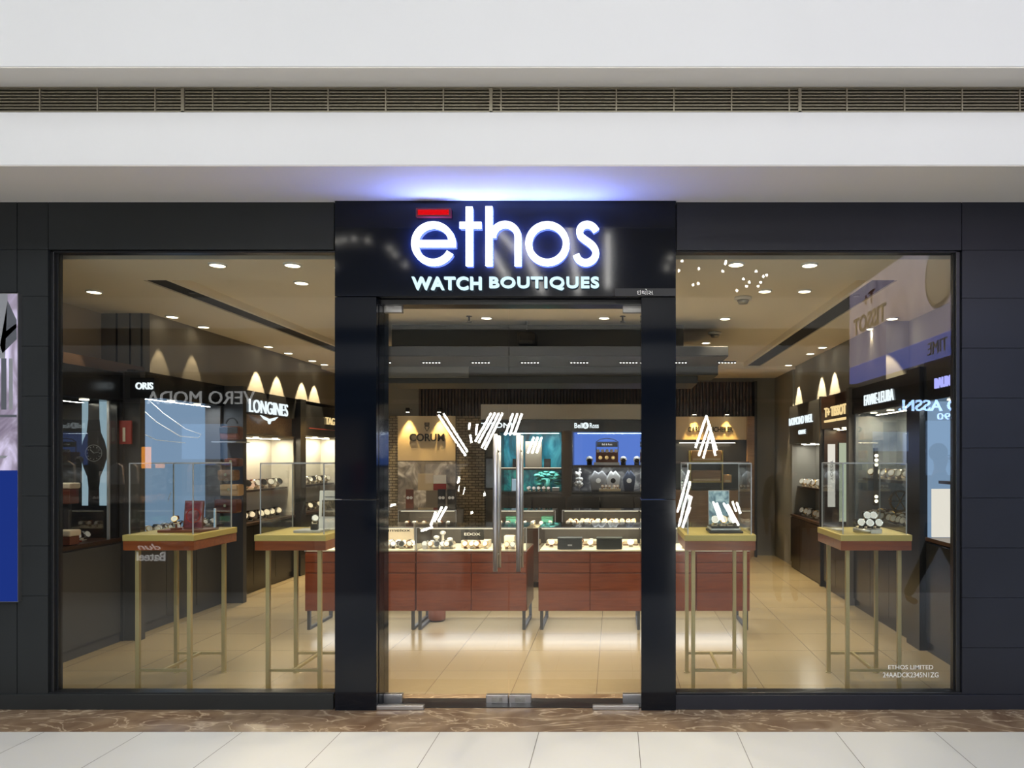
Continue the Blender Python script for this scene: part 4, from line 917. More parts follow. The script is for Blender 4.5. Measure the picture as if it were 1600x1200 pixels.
# stepped yellow display boxes
for i, (a, b, c0, c1, m_, lab) in enumerate(((1081, 1127, 704, 720, 'orange_box', 'orange-gold box topmost of the stack in the brand bay'), (1081, 1127, 735, 752, 'tan_wood', 'tan box with gold watches lower in the brand bay stack'), (1131, 1143, 742, 754, 'orange_box', 'small orange box on the right of the brand bay stack'))):
    t = thing('display_box', lab, 'display box', P((a+b)/2, c1, zb_-.3)); z_ = zb_-.35
    MB().box(X(a, z_), X(b, z_), z_, z_+.2, Z(c1, z_), Z(c0, z_)).build('body', m_, t, bevel=.004); MB().box(X(a+2, z_), X(b-2, z_), z_-.003, z_, Z(c1-1, z_), Z(c1-4, z_)).build('front_strip', 'champagne', t)
z_ = zb_-.35
t = thing('display_rack', 'pale gold two-post rack holding the boxes in the brand bay', 'rack', P(1104, 765, z_)); z9 = Z(765, zb_)+.003
MB().box(X(1078, z_), X(1080, z_), z_, z_+.2, z9, Z(704, z_)).box(X(1128, z_), X(1130, z_), z_, z_+.2, z9, Z(704, z_)).box(X(1080, z_), X(1128, z_), z_, z_+.2, Z(722, z_), Z(720.3, z_)).box(X(1080, z_), X(1128, z_), z_, z_+.2, Z(754, z_), Z(752.3, z_)).build('frame', 'gold_slab', t)
area('bay_lamp', P(1105, 692, zb_-.3), (0, 0, 0), .9, .1, 8, WARM2)
watch_row(['gold', 'white'], (X(1085, z_), z_-.05, Z(724, zb_)+.005), (X(1123, z_), z_-.05, Z(724, zb_)+.005), 5, 0, 'gold watch on the dark shelf of the brand bay', 'watches on the brand bay shelf', 1.7) if False else None

# ================================================================== SIDE BAYS
def side_bay(side, z0, z1, xf, depth, ch, open_top, fascia, label, back, base='satin_black', frame='satin_black', endwall=None, lamp=8, lcol=NEUT, shelves=(), sill='dark_wood', glow=None, top=None):
    """a wall bay: side=-1 left wall, +1 right wall; xf=front plane |x|"""
    s = side; x0 = s*xf; xb = s*(xf+depth)
    t = thing('brand_display', label, 'wall display', (x0, (z0+z1)/2, 0))
    MB().box(x0, xb, z0, z1, 0, ch-.03).build('base_cabinet', base, t)
    n = max(1, round((z1-z0)/.6))
    for i in range(n): a = z0+(z1-z0)*i/n; MB().box(x0-s*.014, x0, a+.004, a+(z1-z0)/n-.004, .09, ch-.05).build('door', base, t)
    MB().box(x0-s*.02, xb, z0, z1, ch-.03, ch).build('counter_top', sill, t)
    MB().box(xb, xb+s*.03, z0, z1, ch, open_top).build('backdrop', back, t)
    MB().box(x0, xb, z1-.03, z1, ch, open_top).build('end_panel', endwall or frame, t)
    MB().box(x0, xb, z0, z0+.03, ch, open_top).build('end_panel', frame, t)
    MB().box(x0-s*.03, xb+s*.03, z0, z1, open_top, top or fascia).build('fascia', frame, t)
    for sh in shelves: MB().box(x0+s*.08, xb, z0+.03, z1-.03, sh-.025, sh).build('shelf', sill, t)
    area('bay_lamp', (s*(xf+depth*.45), (z0+z1)/2, open_top-.015), (0, 0, 0), .03, (z1-z0)*.85, lamp, lcol)
    mb = MB()
    for q in (.2, .5, .8): mb.cyl((s*(xf+.1), z0+(z1-z0)*q, open_top-.006), (s*(xf+.1), z0+(z1-z0)*q, open_top-.001), .035, 14)
    mb.build('lamp_lens', 'lamp_warm', t)
    return t
def swall(side, py, xw, z): return None
# --- left wall
b0 = side_bay(-1, 5.11, 6.6, 4.42, .55, .93, 2.14, 2.4, 'near left wall display with the giant pale-blue watch banner', 'picture_slate', lamp=6, base='dark_grey')
MB().box(-4.43, -4.424, 5.11, 6.6, .93, 2.14).build('front_glass', 'case_glass', b0); MB().box(-4.44, -4.42, 6.465, 6.48, .93, 2.14).build('glass_edge', 'card_silver', b0)
struct(MB().box(-5.05, -4.40, 6.62, 6.73, 0, 2.42).build('pillar_1', 'dark_grey')); sbox('pillar_1_face', 'dark_grey', -4.40, -4.26, 6.64, 6.71, 0, 2.42)
bb = side_bay(-1, 6.75, 8.32, 4.42, .17, .90, 2.22, 2.45, 'left wall display with light-blue sailing backdrop under ORIS lettering', 'panel_blue', lamp=8, lcol=COOL, endwall='taupe_cabinet', base='dark_grey')
sbox('pillar_2', 'dark_grey', -4.9, -4.19, 8.34, 8.42, 0, 2.45)
bc = side_bay(-1, 8.44, 10.2, 4.42, .30, .85, 1.90, 2.45, 'white-lit left wall display under winged LONGINES lettering', 'display_white', lamp=15, lcol=WARM2, endwall='display_white', shelves=(1.24,), top=1.93)
MB().box(-4.45, -4.72, 8.44, 10.2, 1.93, 2.17).build('wood_band', 'tan_wood', bc); MB().box(-4.39, -4.72, 8.44, 10.2, 2.17, 2.45).build('sign_band', 'satin_black', bc)
sbox('pillar_3', 'satin_black', -4.9, -4.34, 10.22, 10.4, 0, 2.45)
bd = side_bay(-1, 10.42, 11.9, 4.42, .30, .85, 1.95, 2.45, 'white-lit farthest left wall display under gold TAG HEUER lettering', 'display_white', lamp=15, lcol=WARM2, endwall='display_white', shelves=(1.24,), top=2.4)
text('lettering', 'ORIS', 'sign_in', (-4.35, X(1, 1) and 6.64-.012, Z(603, 6.62)), .0, .0) if False else None
text('lettering', 'ORIS', 'sign_in', (X(225.5, 6.62), 6.62, Z(603, 6.62)), 27*6.62/F, 11*6.62/F, parent=bb, depth=.012, bold=.02)
MB().box(X(203, 6.63), X(241, 6.63), 6.632, 6.70, Z(622, 6.63), Z(590, 6.63)).build('sign_box', 'matt_black', bb)
zz = F*4.38/(960-418); zl0 = F*4.38/(960-389); zl1 = F*4.38/(960-449)
text('lettering', 'LONGINES', 'sign_in', (-4.375, (zl0+zl1)/2, 2.27), zl1-zl0, .16, face='right', parent=bc, depth=.015, bold=.0)
mb = MB(); zc_ = (zl0+zl1)/2
mb.prism([(zc_-.24, 2.17), (zc_-.02, 2.135), (zc_-.02, 2.10), (zc_-.14, 2.12)], 'x', -4.385, -4.372).prism([(zc_+.24, 2.17), (zc_+.02, 2.135), (zc_+.02, 2.10), (zc_+.14, 2.12)], 'x', -4.385, -4.372).cyl((-4.385, zc_, 2.10), (-4.372, zc_, 2.10), .035, 12)
mb.build('wing_emblem', 'sign_in', bc)
za = F*4.4/(960-486); zb2 = F*4.4/(960-545)
text('lettering', 'TAG HEUER', 'sign_gold', (-4.375, (za+zb2)/2+.2, 2.2), .95, .11, face='right', parent=bd, depth=.015, bold=.0)
MB().box(-4.388, -4.378, za-.1, zb2+.3, 2.06, 2.07).build('red_line', 'shop_red', bd)
# giant watch banner
zg = 6.545; t = thing('watch_banner', 'tall pale-blue banner with a giant dark wristwatch silhouette', 'banner', P(148, 790, zg))
MB().box(X(128, zg), X(166, zg), zg, zg+.02, Z(790, zg), Z(622, zg)).build('panel', 'panel_pale', t)
pts = []
for (hw, py) in ((8, 622), (8.5, 655), (11, 676), (17, 690), (20, 704), (20, 716), (16, 730), (10, 745), (8, 762), (8.5, 790)): pts.append((hw, py))
poly = [(X(147-h, zg), Z(p, zg)) for h, p in pts]+[(X(147+h, zg), Z(p, zg)) for h, p in reversed(pts)]
MB().prism(poly, 'y', zg-.006, zg).build('watch_print', 'satin_black', t)
c = P(146, 708, zg-.012); mb = MB(); mb.ribbon(arc(c.x, c.z, .072, 0, 2*PI*31/32, 31), .006, c.y, c.y+.004, 0, True)
for a in range(12): mb.box(c.x+.055*math.cos(a*PI/6)-.004, c.x+.055*math.cos(a*PI/6)+.004, c.y, c.y+.004, c.z+.055*math.sin(a*PI/6)-.004, c.z+.055*math.sin(a*PI/6)+.004)
mb.ribbon([(c.x, c.z), (c.x-.03, c.z+.03)], .006, c.y, c.y+.004); mb.ribbon([(c.x, c.z), (c.x+.045, c.z+.01)], .005, c.y, c.y+.004)
mb.build('dial_print', 'steel_dull', t)
# counter items left near bay
for i, (px, py, lab) in enumerate(((106, 758, 'cream display cushion higher on the left window ledge'), (106, 832, 'cream display cushion lower at the left window frame'))):
    z_ = 6.3 if i == 0 else 6.02; t = thing('display_cushion', lab, 'display cushion', P(px, py+6, z_))
    c = P(px, py, z_); MB().box(c.x-.09, c.x+.055, c.y-.05, c.y+.08, c.z-.03, c.z+.02).build('pad', 'cream_leather', t, bevel=.012); MB().box(c.x-.08, c.x+.045, c.y-.04, c.y+.07, c.z-.16 if i == 0 else .935, c.z-.03).build('base', 'leather_brown', t, bevel=.004)
    if i == 0: MB().box(c.x-.03, c.x+.01, c.y-.01, c.y+.03, .935, c.z-.16).build('stem', 'dark_grey', t)
watch_row(['dark', 'black', 'steel'], (-4.6, 5.75, .931), (-4.6, 6.45, .931), 6, 1.2, 'dark watch on the near left wall counter', 'watches on the near left wall counter', 1.5)
tag(MB().box(-4.80, -4.50, 5.9, 6.25, .932, .945).build('display_tray', 'leather_red', bevel=.003), 'dark red flat tray on the near left wall counter', 'tray')
# sailing bay contents
sb = thing('sail_print', 'white curved hull outline drawn on the light-blue backdrop', 'print', (-4.585, 7.7, 1.9))
mb = MB()
def side_ribbon(mb, pts, wd, x0, x1):
    k0 = len(mb.v); mb.ribbon(pts, wd, x0, x1)
    for i in range(k0, len(mb.v)): a, b, c = mb.v[i]; mb.v[i] = (b, a, c)
side_ribbon(mb, [(7.1, 2.15), (7.4, 2.0), (7.8, 1.87), (8.15, 1.86), (8.2, 1.90), (7.9, 1.95), (7.5, 2.1), (7.3, 2.2)], .008, -4.588, -4.582)
side_ribbon(mb, [(7.1, 1.9), (7.4, 1.82), (7.9, 1.8)], .006, -4.588, -4.582)
mb.build('outline', 'chip_light', sb)
t = easel_card('picture_block', 0, .01, 0, 0, .1, 'card_white', 'panel_blue', 'blue angled picture card under the ORIS display', 'picture', 0); bpy.data.objects.remove(t.children[0]); bpy.data.objects.remove(t.children[0]); bpy.data.objects.remove(t)
zq = 7.6; t = thing('picture_block', 'blue and white slanted picture card above the row of watches under ORIS', 'picture', P(250, 808, zq))
MB().prism([(X(238, zq), Z(806, zq)), (X(275, zq), Z(806, zq)), (X(275, zq), Z(768, zq)), (X(250, zq), Z(768, zq))], 'y', zq, zq+.015).build('card', 'panel_blue', t)
MB().prism([(X(252, zq), Z(805, zq)), (X(255, zq), Z(805, zq)), (X(268, zq), Z(769, zq)), (X(266.5, zq), Z(769, zq))], 'y', zq-.003, zq).build('stripe', 'card_white', t)
t = thing('red_panel', 'small red picture panel between the giant watch banner and the blue display', 'picture', P(194, 693, 6.61))
MB().box(X(183, 6.6), X(205, 6.6), 6.60, 6.615, Z(694, 6.6), Z(657, 6.6)).build('panel', 'shop_red', t); MB().box(X(192, 6.6), X(196, 6.6), 6.597, 6.60, Z(690, 6.6), Z(668, 6.6)).build('figure', 'cream_leather', t)
watch_row(['white', 'black', 'white'], (-4.53, 7.1, .901), (-4.53, 8.2, .901), 8, 1.2, 'white-dialled watch in the row under the blue backdrop', 'watches under the blue backdrop', 1.6)
watch_row(['black', 'gold'], (-4.455, 7.1, .901), (-4.455, 8.2, .901), 7, 1.2, 'front watch in the ledge row under the blue backdrop', 'front watches under the blue backdrop', 1.5)
t = thing('bag_display', 'dark brown leather bag on the shelf between blue and white-lit displays', 'bag', (X(365, 8.3), 8.2, 1.6))
c = P(362, 676, 8.17); MB().box(c.x-.11, c.x+.11, c.y-.06, c.y+.06, c.z-.085, c.z+.07).build('bag', 'leather_brown', t, bevel=.03); MB().box(c.x-.10, c.x+.10, c.y-.07, c.y-.06, c.z-.01, c.z+.06).build('flap', 'matt_black', t, bevel=.004); mb = MB(); mb.ribbon(arc(c.x, c.z+.1, .06, 0, PI, 10), .012, c.y-.006, c.y+.006); mb.build('strap', 'matt_black', t)
tag(MB().box(X(344, 8.2), X(382, 8.2), 8.02, 8.33, Z(690, 8.2)-.012, Z(690, 8.2)).build('glass_shelf', 'card_silver'), 'thin glass shelf carrying the brown leather bag', 'shelf')
t = thing('gear_pile', 'brown and tan satchels stacked below the leather bag', 'bags', P(362, 780, 8.1))
for i, (px, py, r_, m_) in enumerate(((357, 790, .13, 'leather_brown'), (363, 765, .11, 'orange_box'), (358, 742, .10, 'tan_wood'), (366, 722, .08, 'leather_brown'))):
    c = P(px, py, 8.12); q = MB().box(c.x-r_, c.x+r_*.9, c.y-.06, c.y+.07, c.z-r_*.62, c.z+r_*.55).build('satchel', m_, t, bevel=.02)
    MB().box(c.x-r_*.9, c.x+r_*.8, c.y-.072, c.y-.06, c.z, c.z+r_*.5).build('flap', m_, q, bevel=.005); MB().box(c.x-.012, c.x+.012, c.y-.08, c.y-.072, c.z-.01, c.z+.02).build('buckle', 'watch_gold', q)
# Longines contents
for zsf, n_, kind, lab in ((1.241, 7, ['dark', 'steel'], 'upper shelf'), (.851, 8, ['steel', 'black'], 'counter')):
    watch_row(kind, (-4.56, 8.6, zsf), (-4.56, 10.05, zsf), n_, 1.0, 'watch on the %s of the white-lit LONGINES display' % lab, 'watches on the LONGINES %s' % lab, 2.4)
tag(MB().box(-4.64, -4.47, 8.8, 9.9, 1.242, 1.262).v and MB().box(-4.70, -4.62, 8.8, 9.9, 1.242, 1.262).build('display_tray', 'leather_red', bevel=.003), 'red tray at the back of the LONGINES upper shelf', 'tray')
watch_row(['steel', 'dark'], (-4.56, 10.5, 1.241), (-4.56, 11.7, 1.241), 7, 1.0, 'watch on the shelf of the TAG HEUER display', 'watches on the TAG HEUER shelf', 2.4)
watch_row(['steel', 'dark'], (-4.56, 10.5, .851), (-4.56, 11.7, .851), 7, 1.0, 'watch on the counter of the TAG HEUER display', 'watches on the TAG HEUER counter', 2.4)

# --- right wall
XR_ = 2.66
r1 = side_bay(1, 9.47, 11.1, XR_, .35, .80, 1.84, 2.4, 'grey wall display under glowing RAYMOND WEIL lettering at the far right', 'wall_grey', lamp=9, lcol=NEUT, shelves=(1.22,), base='satin_black', frame='dark_grey', endwall='wall_grey')
za = F*XR_/(1237-960); zb3 = F*XR_/(1274-960)
text('lettering', 'RAYMOND WEIL', 'sign_in', (XR_-.037, (za+zb3)/2, 2.17), abs(za-zb3), .11, face='left', parent=r1, depth=.012)
text('lettering', 'GENEVE', 'sign_in', (XR_-.037, (za+zb3)/2-.1, 2.0), .38, .06, face='left', parent=r1, depth=.012)
sbox('pillar_4', 'satin_black', 2.62, 3.2, 9.41, 9.46, 0, 2.42)
r2 = side_bay(1, 8.3, 9.40, XR_, .35, .80, 2.0, 2.4, 'dark wall display with white banner under gold TISSOT lettering', 'dark_grey', lamp=4, lcol=WARM, frame='dark_wood', endwall='dark_wood')
za = F*XR_/(1293-960); zb3 = F*XR_/(1327-960)
text('lettering', 'T+ TISSOT', 'sign_gold', (XR_-.037, (za+zb3)/2, 2.20), abs(za-zb3), .12, face='left', parent=r2, depth=.012, bold=.02)
text('lettering', 'INNOVATORS BY TRADITION', 'sign_gold', (XR_-.037, (za+zb3)/2, 2.09), abs(za-zb3), .03, face='left', parent=r2, depth=.012)
zq = 8.9; t = thing('white_banner', 'narrow white lit banner with dark vertical script at the right wall', 'banner', P(1300, 792, zq))
MB().box(X(1294, zq), X(1305, zq), zq, zq+.02, Z(792, zq), Z(694, zq)).build('panel', 'panel_white', t)
me = text('script', 'TISSOT', 'matt_black', P(1299.5, 735, zq-.004), .25, .03, parent=t, depth=.002); me.rotation_euler = (0, PI/2, 0)
zq = 8.45; t = thing('lime_banner', 'tall pale green lit panel right of the white banner', 'banner', P(1321, 815, zq))
MB().box(X(1311, zq), X(1330, zq), zq, zq+.02, Z(815, zq), Z(692, zq)).build('panel', 'panel_lime', t)
MB().box(X(1309, zq), X(1311, zq), zq-.005, zq+.02, Z(815, zq), Z(690, zq)).box(X(1330, zq), X(1332, zq), zq-.005, zq+.02, Z(815, zq), Z(690, zq)).build('panel_frame', 'satin_black', t)
sbox('pillar_5', 'taupe_cabinet', 2.60, 3.2, 8.2, 8.29, 0, 2.42)
r3 = side_bay(1, 6.6, 8.18, XR_, .45, .97, 2.12, 2.4, 'wide dark wall display with slate backdrop under white FAVRE-LEUBA lettering', 'picture_slate', lamp=24, lcol=WARM2, shelves=(1.42,), frame='satin_black', endwall='picture_slate')
za = F*XR_/(1356-960); zb3 = F*XR_/(1402-960)
text('lettering', 'FAVRE-LEUBA', 'sign_in', (XR_-.037, (za+zb3)/2, 2.24), abs(za-zb3), .11, face='left', parent=r3, depth=.012)
MB().box(XR_-.008, XR_, 6.63, 8.17, .97, 2.12).build('front_glass', 'case_glass', r3)
sbox('pillar_6', 'satin_black', 2.60, 3.2, 6.3, 6.58, 0, 2.42)
r4 = side_bay(1, 5.11, 6.28, XR_, .45, .97, 2.12, 2.45, 'near right wall display with blue and pinkish lit panels under BAUME lettering', 'panel_blue', lamp=8, lcol=COOL, shelves=(1.45,), frame='satin_black', endwall='panel_blue')
MB().box(XR_+.02, XR_+.44, 6.22, 6.25, .975, 1.38).build('lower_panel', 'panel_white', r4)
text('lettering', 'BAUME & MERCIER', 'sign_blue', (XR_-.037, 5.60, 2.25), .90, .085, face='left', parent=r4, depth=.012, bold=.02)
for i, zz_ in enumerate((1.46, .971)):
    t = thing('watch_post', ('black vertical watch post on the upper shelf of the near right display', 'black vertical watch post on the counter of the near right display')[i], 'watch stand', (XR_+.3, 6.05, zz_))
    MB().box(XR_+.28, XR_+.32, 6.03, 6.06, zz_+.001, zz_+.40 if i == 0 else zz_+.36).build('post', 'matt_black', t)
    for j in range(3): MB().cyl((XR_+.30, 6.02, zz_+.12+.09*j), (XR_+.30, 6.03, zz_+.12+.09*j), .018, 12).build('dial', 'watch_white', t)
watch_row(['steel', 'white'], (XR_+.15, 5.3, .971), (XR_+.15, 5.95, .971), 5, -1.2, 'watch on the near right wall counter', 'watches on the near right wall counter', 1.6)
for z_, n_, lab in ((1.421, 7, 'shelf'), (.971, 10, 'counter')):
    watch_row(['white', 'gold', 'steel'], (XR_+.16, 6.75, z_), (XR_+.16, 8.1, z_), n_, -1.0, 'watch on the %s of the FAVRE-LEUBA display' % lab, 'watches on the FAVRE-LEUBA %s' % lab, 2.0)
watch_row(['gold', 'white', 'gold'], (XR_+.255, 6.75, .971), (XR_+.255, 8.1, .971), 8, -1.0, 'rear watch on the counter of the FAVRE-LEUBA display', 'rear watches on the FAVRE-LEUBA counter', 2.3)
for i, (yy, z_, lab) in enumerate(((6.95, 1.421, 'low cream riser nearest the window on the FAVRE-LEUBA shelf'), (7.6, 1.421, 'low cream riser farther along the FAVRE-LEUBA shelf'), (7.15, .971, 'cream riser at the back of the FAVRE-LEUBA counter'))):
    tag(MB().box(XR_+.34, XR_+.43, yy, yy+.3, z_+.001, z_+.10).build('display_riser', 'display_cream', bevel=.004), lab, 'riser')
t = thing('ring_ornament', 'round bronze wheel ornament behind the right table case', 'ornament', P(1407, 815, 7.0)); c = P(1407, 783, 7.35)
mb = MB(); pts = arc(c.x, c.z, .10, 0, 2*PI*31/32, 31); mb.ribbon(pts, .02, c.y, c.y+.02, 0, True); mb.build('rim', 'watch_gold', t); mb = MB()
for a in range(6): mb.ribbon([(c.x, c.z), (c.x+.1*math.cos(a*PI/3), c.z+.1*math.sin(a*PI/3))], .008, c.y, c.y+.015)
mb.build('spokes', 'watch_gold', t)
t = thing('gold_clock', 'gold upright clock case with black oval dial on the right wall shelf', 'clock', P(1427, 738, 6.9)); z_ = 6.85
MB().box(X(1425, z_), X(1437, z_), z_, z_+.05, Z(738, z_), Z(715, z_)).build('body', 'strip_light' if False else 'watch_gold', t, bevel=.005); MB().sph(P(1431, 726, z_-.003), .02, 12, 0, 1.5).build('dial', 'matt_black', t)
t = thing('hanging_spot_bar', 'vertical bar of three tiny spots left in the FAVRE-LEUBA display', 'lamp', P(1369, 735, 7.6))
MB().box(X(1366, 7.6), X(1372, 7.6), 7.6, 7.63, Z(790, 7.6), Z(700, 7.6)).build('bar', 'matt_black', t)
for py in (712, 719, 726, 776, 783): MB().cyl(P(1369, py, 7.6), P(1369, py, 7.6)-Vector((0, .012, 0)), .016, 10).build('spot_lens', 'lamp_warm', t)
for z_, n_, lab in ((1.221, 6, 'shelf'), (.801, 6, 'counter')):
    watch_row(['white', 'steel'], (XR_+.13, 9.6, z_), (XR_+.13, 10.9, z_), n_, -1.0, 'watch on the %s of the RAYMOND WEIL display' % lab, 'watches on the RAYMOND WEIL %s' % lab, 2.2)
area('shop_wall_wash', (-.8, 8.5, HM-.01), (0, 0, 0), 2.5, .3, 16, NEUT) if False else None

# ================================================================== OPPOSITE SIDE OF THE MALL (seen only as reflections)
YG = D+.10
def R(px, py, zv): p = P(px, py, zv); return Vector((p.x, 2*YG-zv, p.z))
YO = 2*YG-17.3
sbox('wall_opposite', 'wall_taupe', -19, 13, YO-4.3, YO-4.1, 0, 9.5)
sbox('wall_opposite_header', 'matt_black', -19, 13, YO-.3, YO, 2.58, 3.5)
sbox('wall_opposite_fascia', 'white_plaster', -19, 13, YO-.4, YO+.3, 3.6, 4.2)
sbox('wall_opposite_slab', 'matt_black', -19, 13, YO-.4, YO+.2, 4.2, 4.6)
sbox('wall_opposite_fascia_upper', 'beige_soffit', -19, 13, YO-.4, YO+.3, 4.6, 5.3)
sbox('wall_opposite_upper', 'wall_taupe', -19, 13, YO-.6, YO-.2, 5.3, 9.5)
sbox('ceiling_opposite', 'beige_soffit', -19, 13, YO-4.2, YO, 2.9, 3.0)
area('opposite_shop_lamps', (-8, YO-2, 2.85), (0, 0, 0), 14, 2.5, 560, (1, .85, .7)); area('opposite_shop_lamps', (6, YO-2, 2.85), (0, 0, 0), 8, 2.5, 330, (.85, .92, 1))
for i in range(6):
    x = -15.5+i*5
    sbox('pillar_%d' % (10+i), 'matt_black', x-.25, x+.25, YO-.3, YO+.02, 0, 2.56)
t = thing('opposite_store_sign', 'white raised VERO MODA lettering on the shop across the mall', 'shop sign', (-9.6, YO, 3.0))
a = R(235, 622, 17.3); b = R(402, 622, 17.3); text('lettering', 'VERO MODA', 'sign_mall', ((a.x+b.x)/2, YO+.04, a.z), abs(b.x-a.x), .3, face='mall', parent=t, depth=.03)
t = thing('opposite_store_sign', 'blue glowing U.S. POLO ASSN. lettering on the shop across the mall', 'shop sign', (7.6, YO, 2.9))
a = R(1434, 634, 17.3); text('lettering', 'U.S. POLO ASSN.', 'sign_reflect', (a.x+.95, YO+.04, a.z), 2.9, .26, face='mall', parent=t, depth=.03, bold=.02); text('lettering', 'SINCE 1890', 'sign_reflect', (a.x+1.2, YO+.04, R(1434, 651, 17.3).z), 1.6, .15, face='mall', parent=t, depth=.03)
# rails of clothes and lit panels in the opposite shops
for i in range(22):
    x = -15+i*.5+random.uniform(-.03, .03); h = random.uniform(.5, .9); zz = random.choice((1.5, 1.55)); yy = YO-random.uniform(1, 2.5)
    o = MB().prism([(x-.18, zz-h), (x+.18, zz-h), (x+.16, zz-.1), (x+.02, zz), (x-.02, zz), (x-.16, zz-.1)], 'y', yy, yy+.08).build('garment', ('card_white', 'shirt_grey', 'leather_red', 'cream_leather', 'matt_black')[i % 5]); tag(o, 'garment hanging on a rail in the shop across the mall', 'garment', 'garments across the mall')
lp = thing('opposite_shop_display', 'glowing coloured display panels inside the shops across the mall', 'shop display', (0, YO-1.5, 0))
for i, (px, py, w_, h_, m_) in enumerate(((231, 715, .22, .55, 'mall_orange'), (268, 715, .2, .35, 'mall_orange'), (275, 720, .2, .3, 'mall_glow'), (160, 745, 1.0, .3, 'mall_soft'), (320, 690, 1.2, .9, 'mall_blue'), (1390, 690, .9, .5, 'mall_blue'), (1470, 700, .8, 1.4, 'mall_blue'), (700, 740, 1.2, .5, 'mall_soft'))):
    p = R(px, py, 19); MB().box(p.x-w_/2, p.x+w_/2, p.y-.05, p.y, p.z-h_/2, p.z+h_/2).build('glowing_panel', m_, lp)
# kiosk
t = thing('kiosk', 'dark brown sweet kiosk with Bateel lettering standing across from the left window', 'kiosk', (-6.0, .1, 0))
MB().box(-8.2, -4.3, -.8, .75, 0, 1.05).build('counter', 'kiosk_brown', t); MB().box(-8.25, -4.25, -.85, .8, 1.05, 1.09).build('counter_top', 'granite_dark', t)
a = R(243, 868, 2*YG-.76); text('lettering', 'Bateel', 'sign_mall', (a.x, .765, a.z), 44*(2*YG-.76)/F, .11, face='mall', parent=t, depth=.01, bold=.01); a = R(240, 853, 2*YG-.76); text('lettering', 'dun', 'sign_mall', (a.x, .765, a.z), .28, .07, face='mall', parent=t, depth=.01, shear=.4)
# hanging tube-light sculpture in the atrium
tb = thing('tube_light_sculpture', 'zigzag of long white light tubes hanging in the atrium', 'light sculpture', (0, 2*YG-15.5, 1))
for grp in ([(705, 645, 775, 712)], [(716, 645, 768, 706)]): pass
tubes = [(684, 648, 727, 712), (692, 646, 731, 708)]
for i in range(4): tubes.append((770+6*i-3, 645, 742+5*i, 690+ (6 if i > 1 else 0)+i*2))
for i in range(3): tubes.append((801+7*i, 646, 789+7*i, 680))
for i in range(3): tubes.append((846-6*i, 683, 838-7*i, 708))
tubes += [(1103, 650, 1086, 700), (1103, 650, 1119, 704), (1108, 662, 1091, 712), (1109, 676, 1098, 716), (1109, 676, 1117, 712), (1076, 735, 1058, 800), (1078, 752, 1060, 822), (1080, 775, 1066, 824), (1078, 792, 1066, 822),
          (1119, 786, 1130, 815), (1136, 788, 1153, 820), (1150, 785, 1156, 802), (680, 800, 672, 822), (690, 792, 678, 815), (697, 792, 684, 815), (733, 660, 732, 671), (745, 662, 743, 680), (734, 679, 736, 692), (717, 745, 715, 755), (725, 738, 723, 748), (719, 758, 716, 768), (727, 762, 719, 778), (754, 765, 757, 775), (604, 792, 617, 788), (657, 830, 675, 824), (732, 803, 741, 799), (780, 365, 812, 400), (815, 378, 850, 462), (770, 395, 795, 440), (890, 360, 905, 462), (950, 370, 950, 455)]
for (a, b, c, d) in tubes:
    MB().cyl(R(a, b, 15.5), R(c, d, 15.5), .024, 8).build('light_tube', 'tube_light', tb)
ch = thing('bulb_chandelier', 'cluster of tiny bright bulbs hanging in the atrium', 'chandelier', (2, 2*YG-12, 4))
for (px, py) in ((1065, 410), (1060, 425), (1091, 422), (1128, 426), (1132, 414), (1133, 411), (1160, 438), (1169, 443), (1180, 426), (1191, 434), (1187, 443), (1183, 449), (1196, 432), (1082, 447), (1090, 445), (1150, 456), (1165, 449), (535, 385), (546, 382), (562, 381), (583, 383), (617, 395), (625, 405), (528, 421), (640, 420), (1045, 410), (1040, 425)):
    MB().sph(R(px, py, 12), .022, 8).build('bulb', 'bulb', ch)
# side banner wall of the mall (right), reads across the glass
bt = thing('side_banner', 'wide lilac city banner with TISSOT lettering on the mall side wall', 'banner', (4.1, -1, 3.1)); xb_ = 4.1
ya, yb_ = 2*YG-12.97, 1.6
MB().box(xb_, xb_+.1, ya, yb_, 3.20, 4.5).build('photo', 'tissot_city', bt); MB().box(xb_, xb_+.1, ya, yb_, 2.92, 3.19).build('blue_strip', 'banner_blue', bt); MB().box(xb_+.1, xb_+.2, ya, yb_, 2.7, 5.2).build('banner_backing', 'matt_black', bt)
text('lettering', 'TISSOT', 'matt_black', (xb_-.01, ya+1.0, 3.85), 1.5, .28, face='left', parent=bt, depth=.01, bold=.02); text('lettering', 'T+', 'shop_red', (xb_-.01, ya+1.0, 4.2), .5, .2, face='left', parent=bt, depth=.01, bold=.02)
text('lettering', 'IN TIME', 'matt_black', (xb_-.01, .6, 3.05), .9, .16, face='left', parent=bt, depth=.01)
c = Vector((xb_-.02, .5, 3.95)); MB().cyl(c, c+Vector((.02, 0, 0)), .42, 40).build('watch_case', 'steel', bt); MB().cyl(c-Vector((.004, 0, 0)), c, .36, 40).build('watch_dial', 'mall_soft', bt)
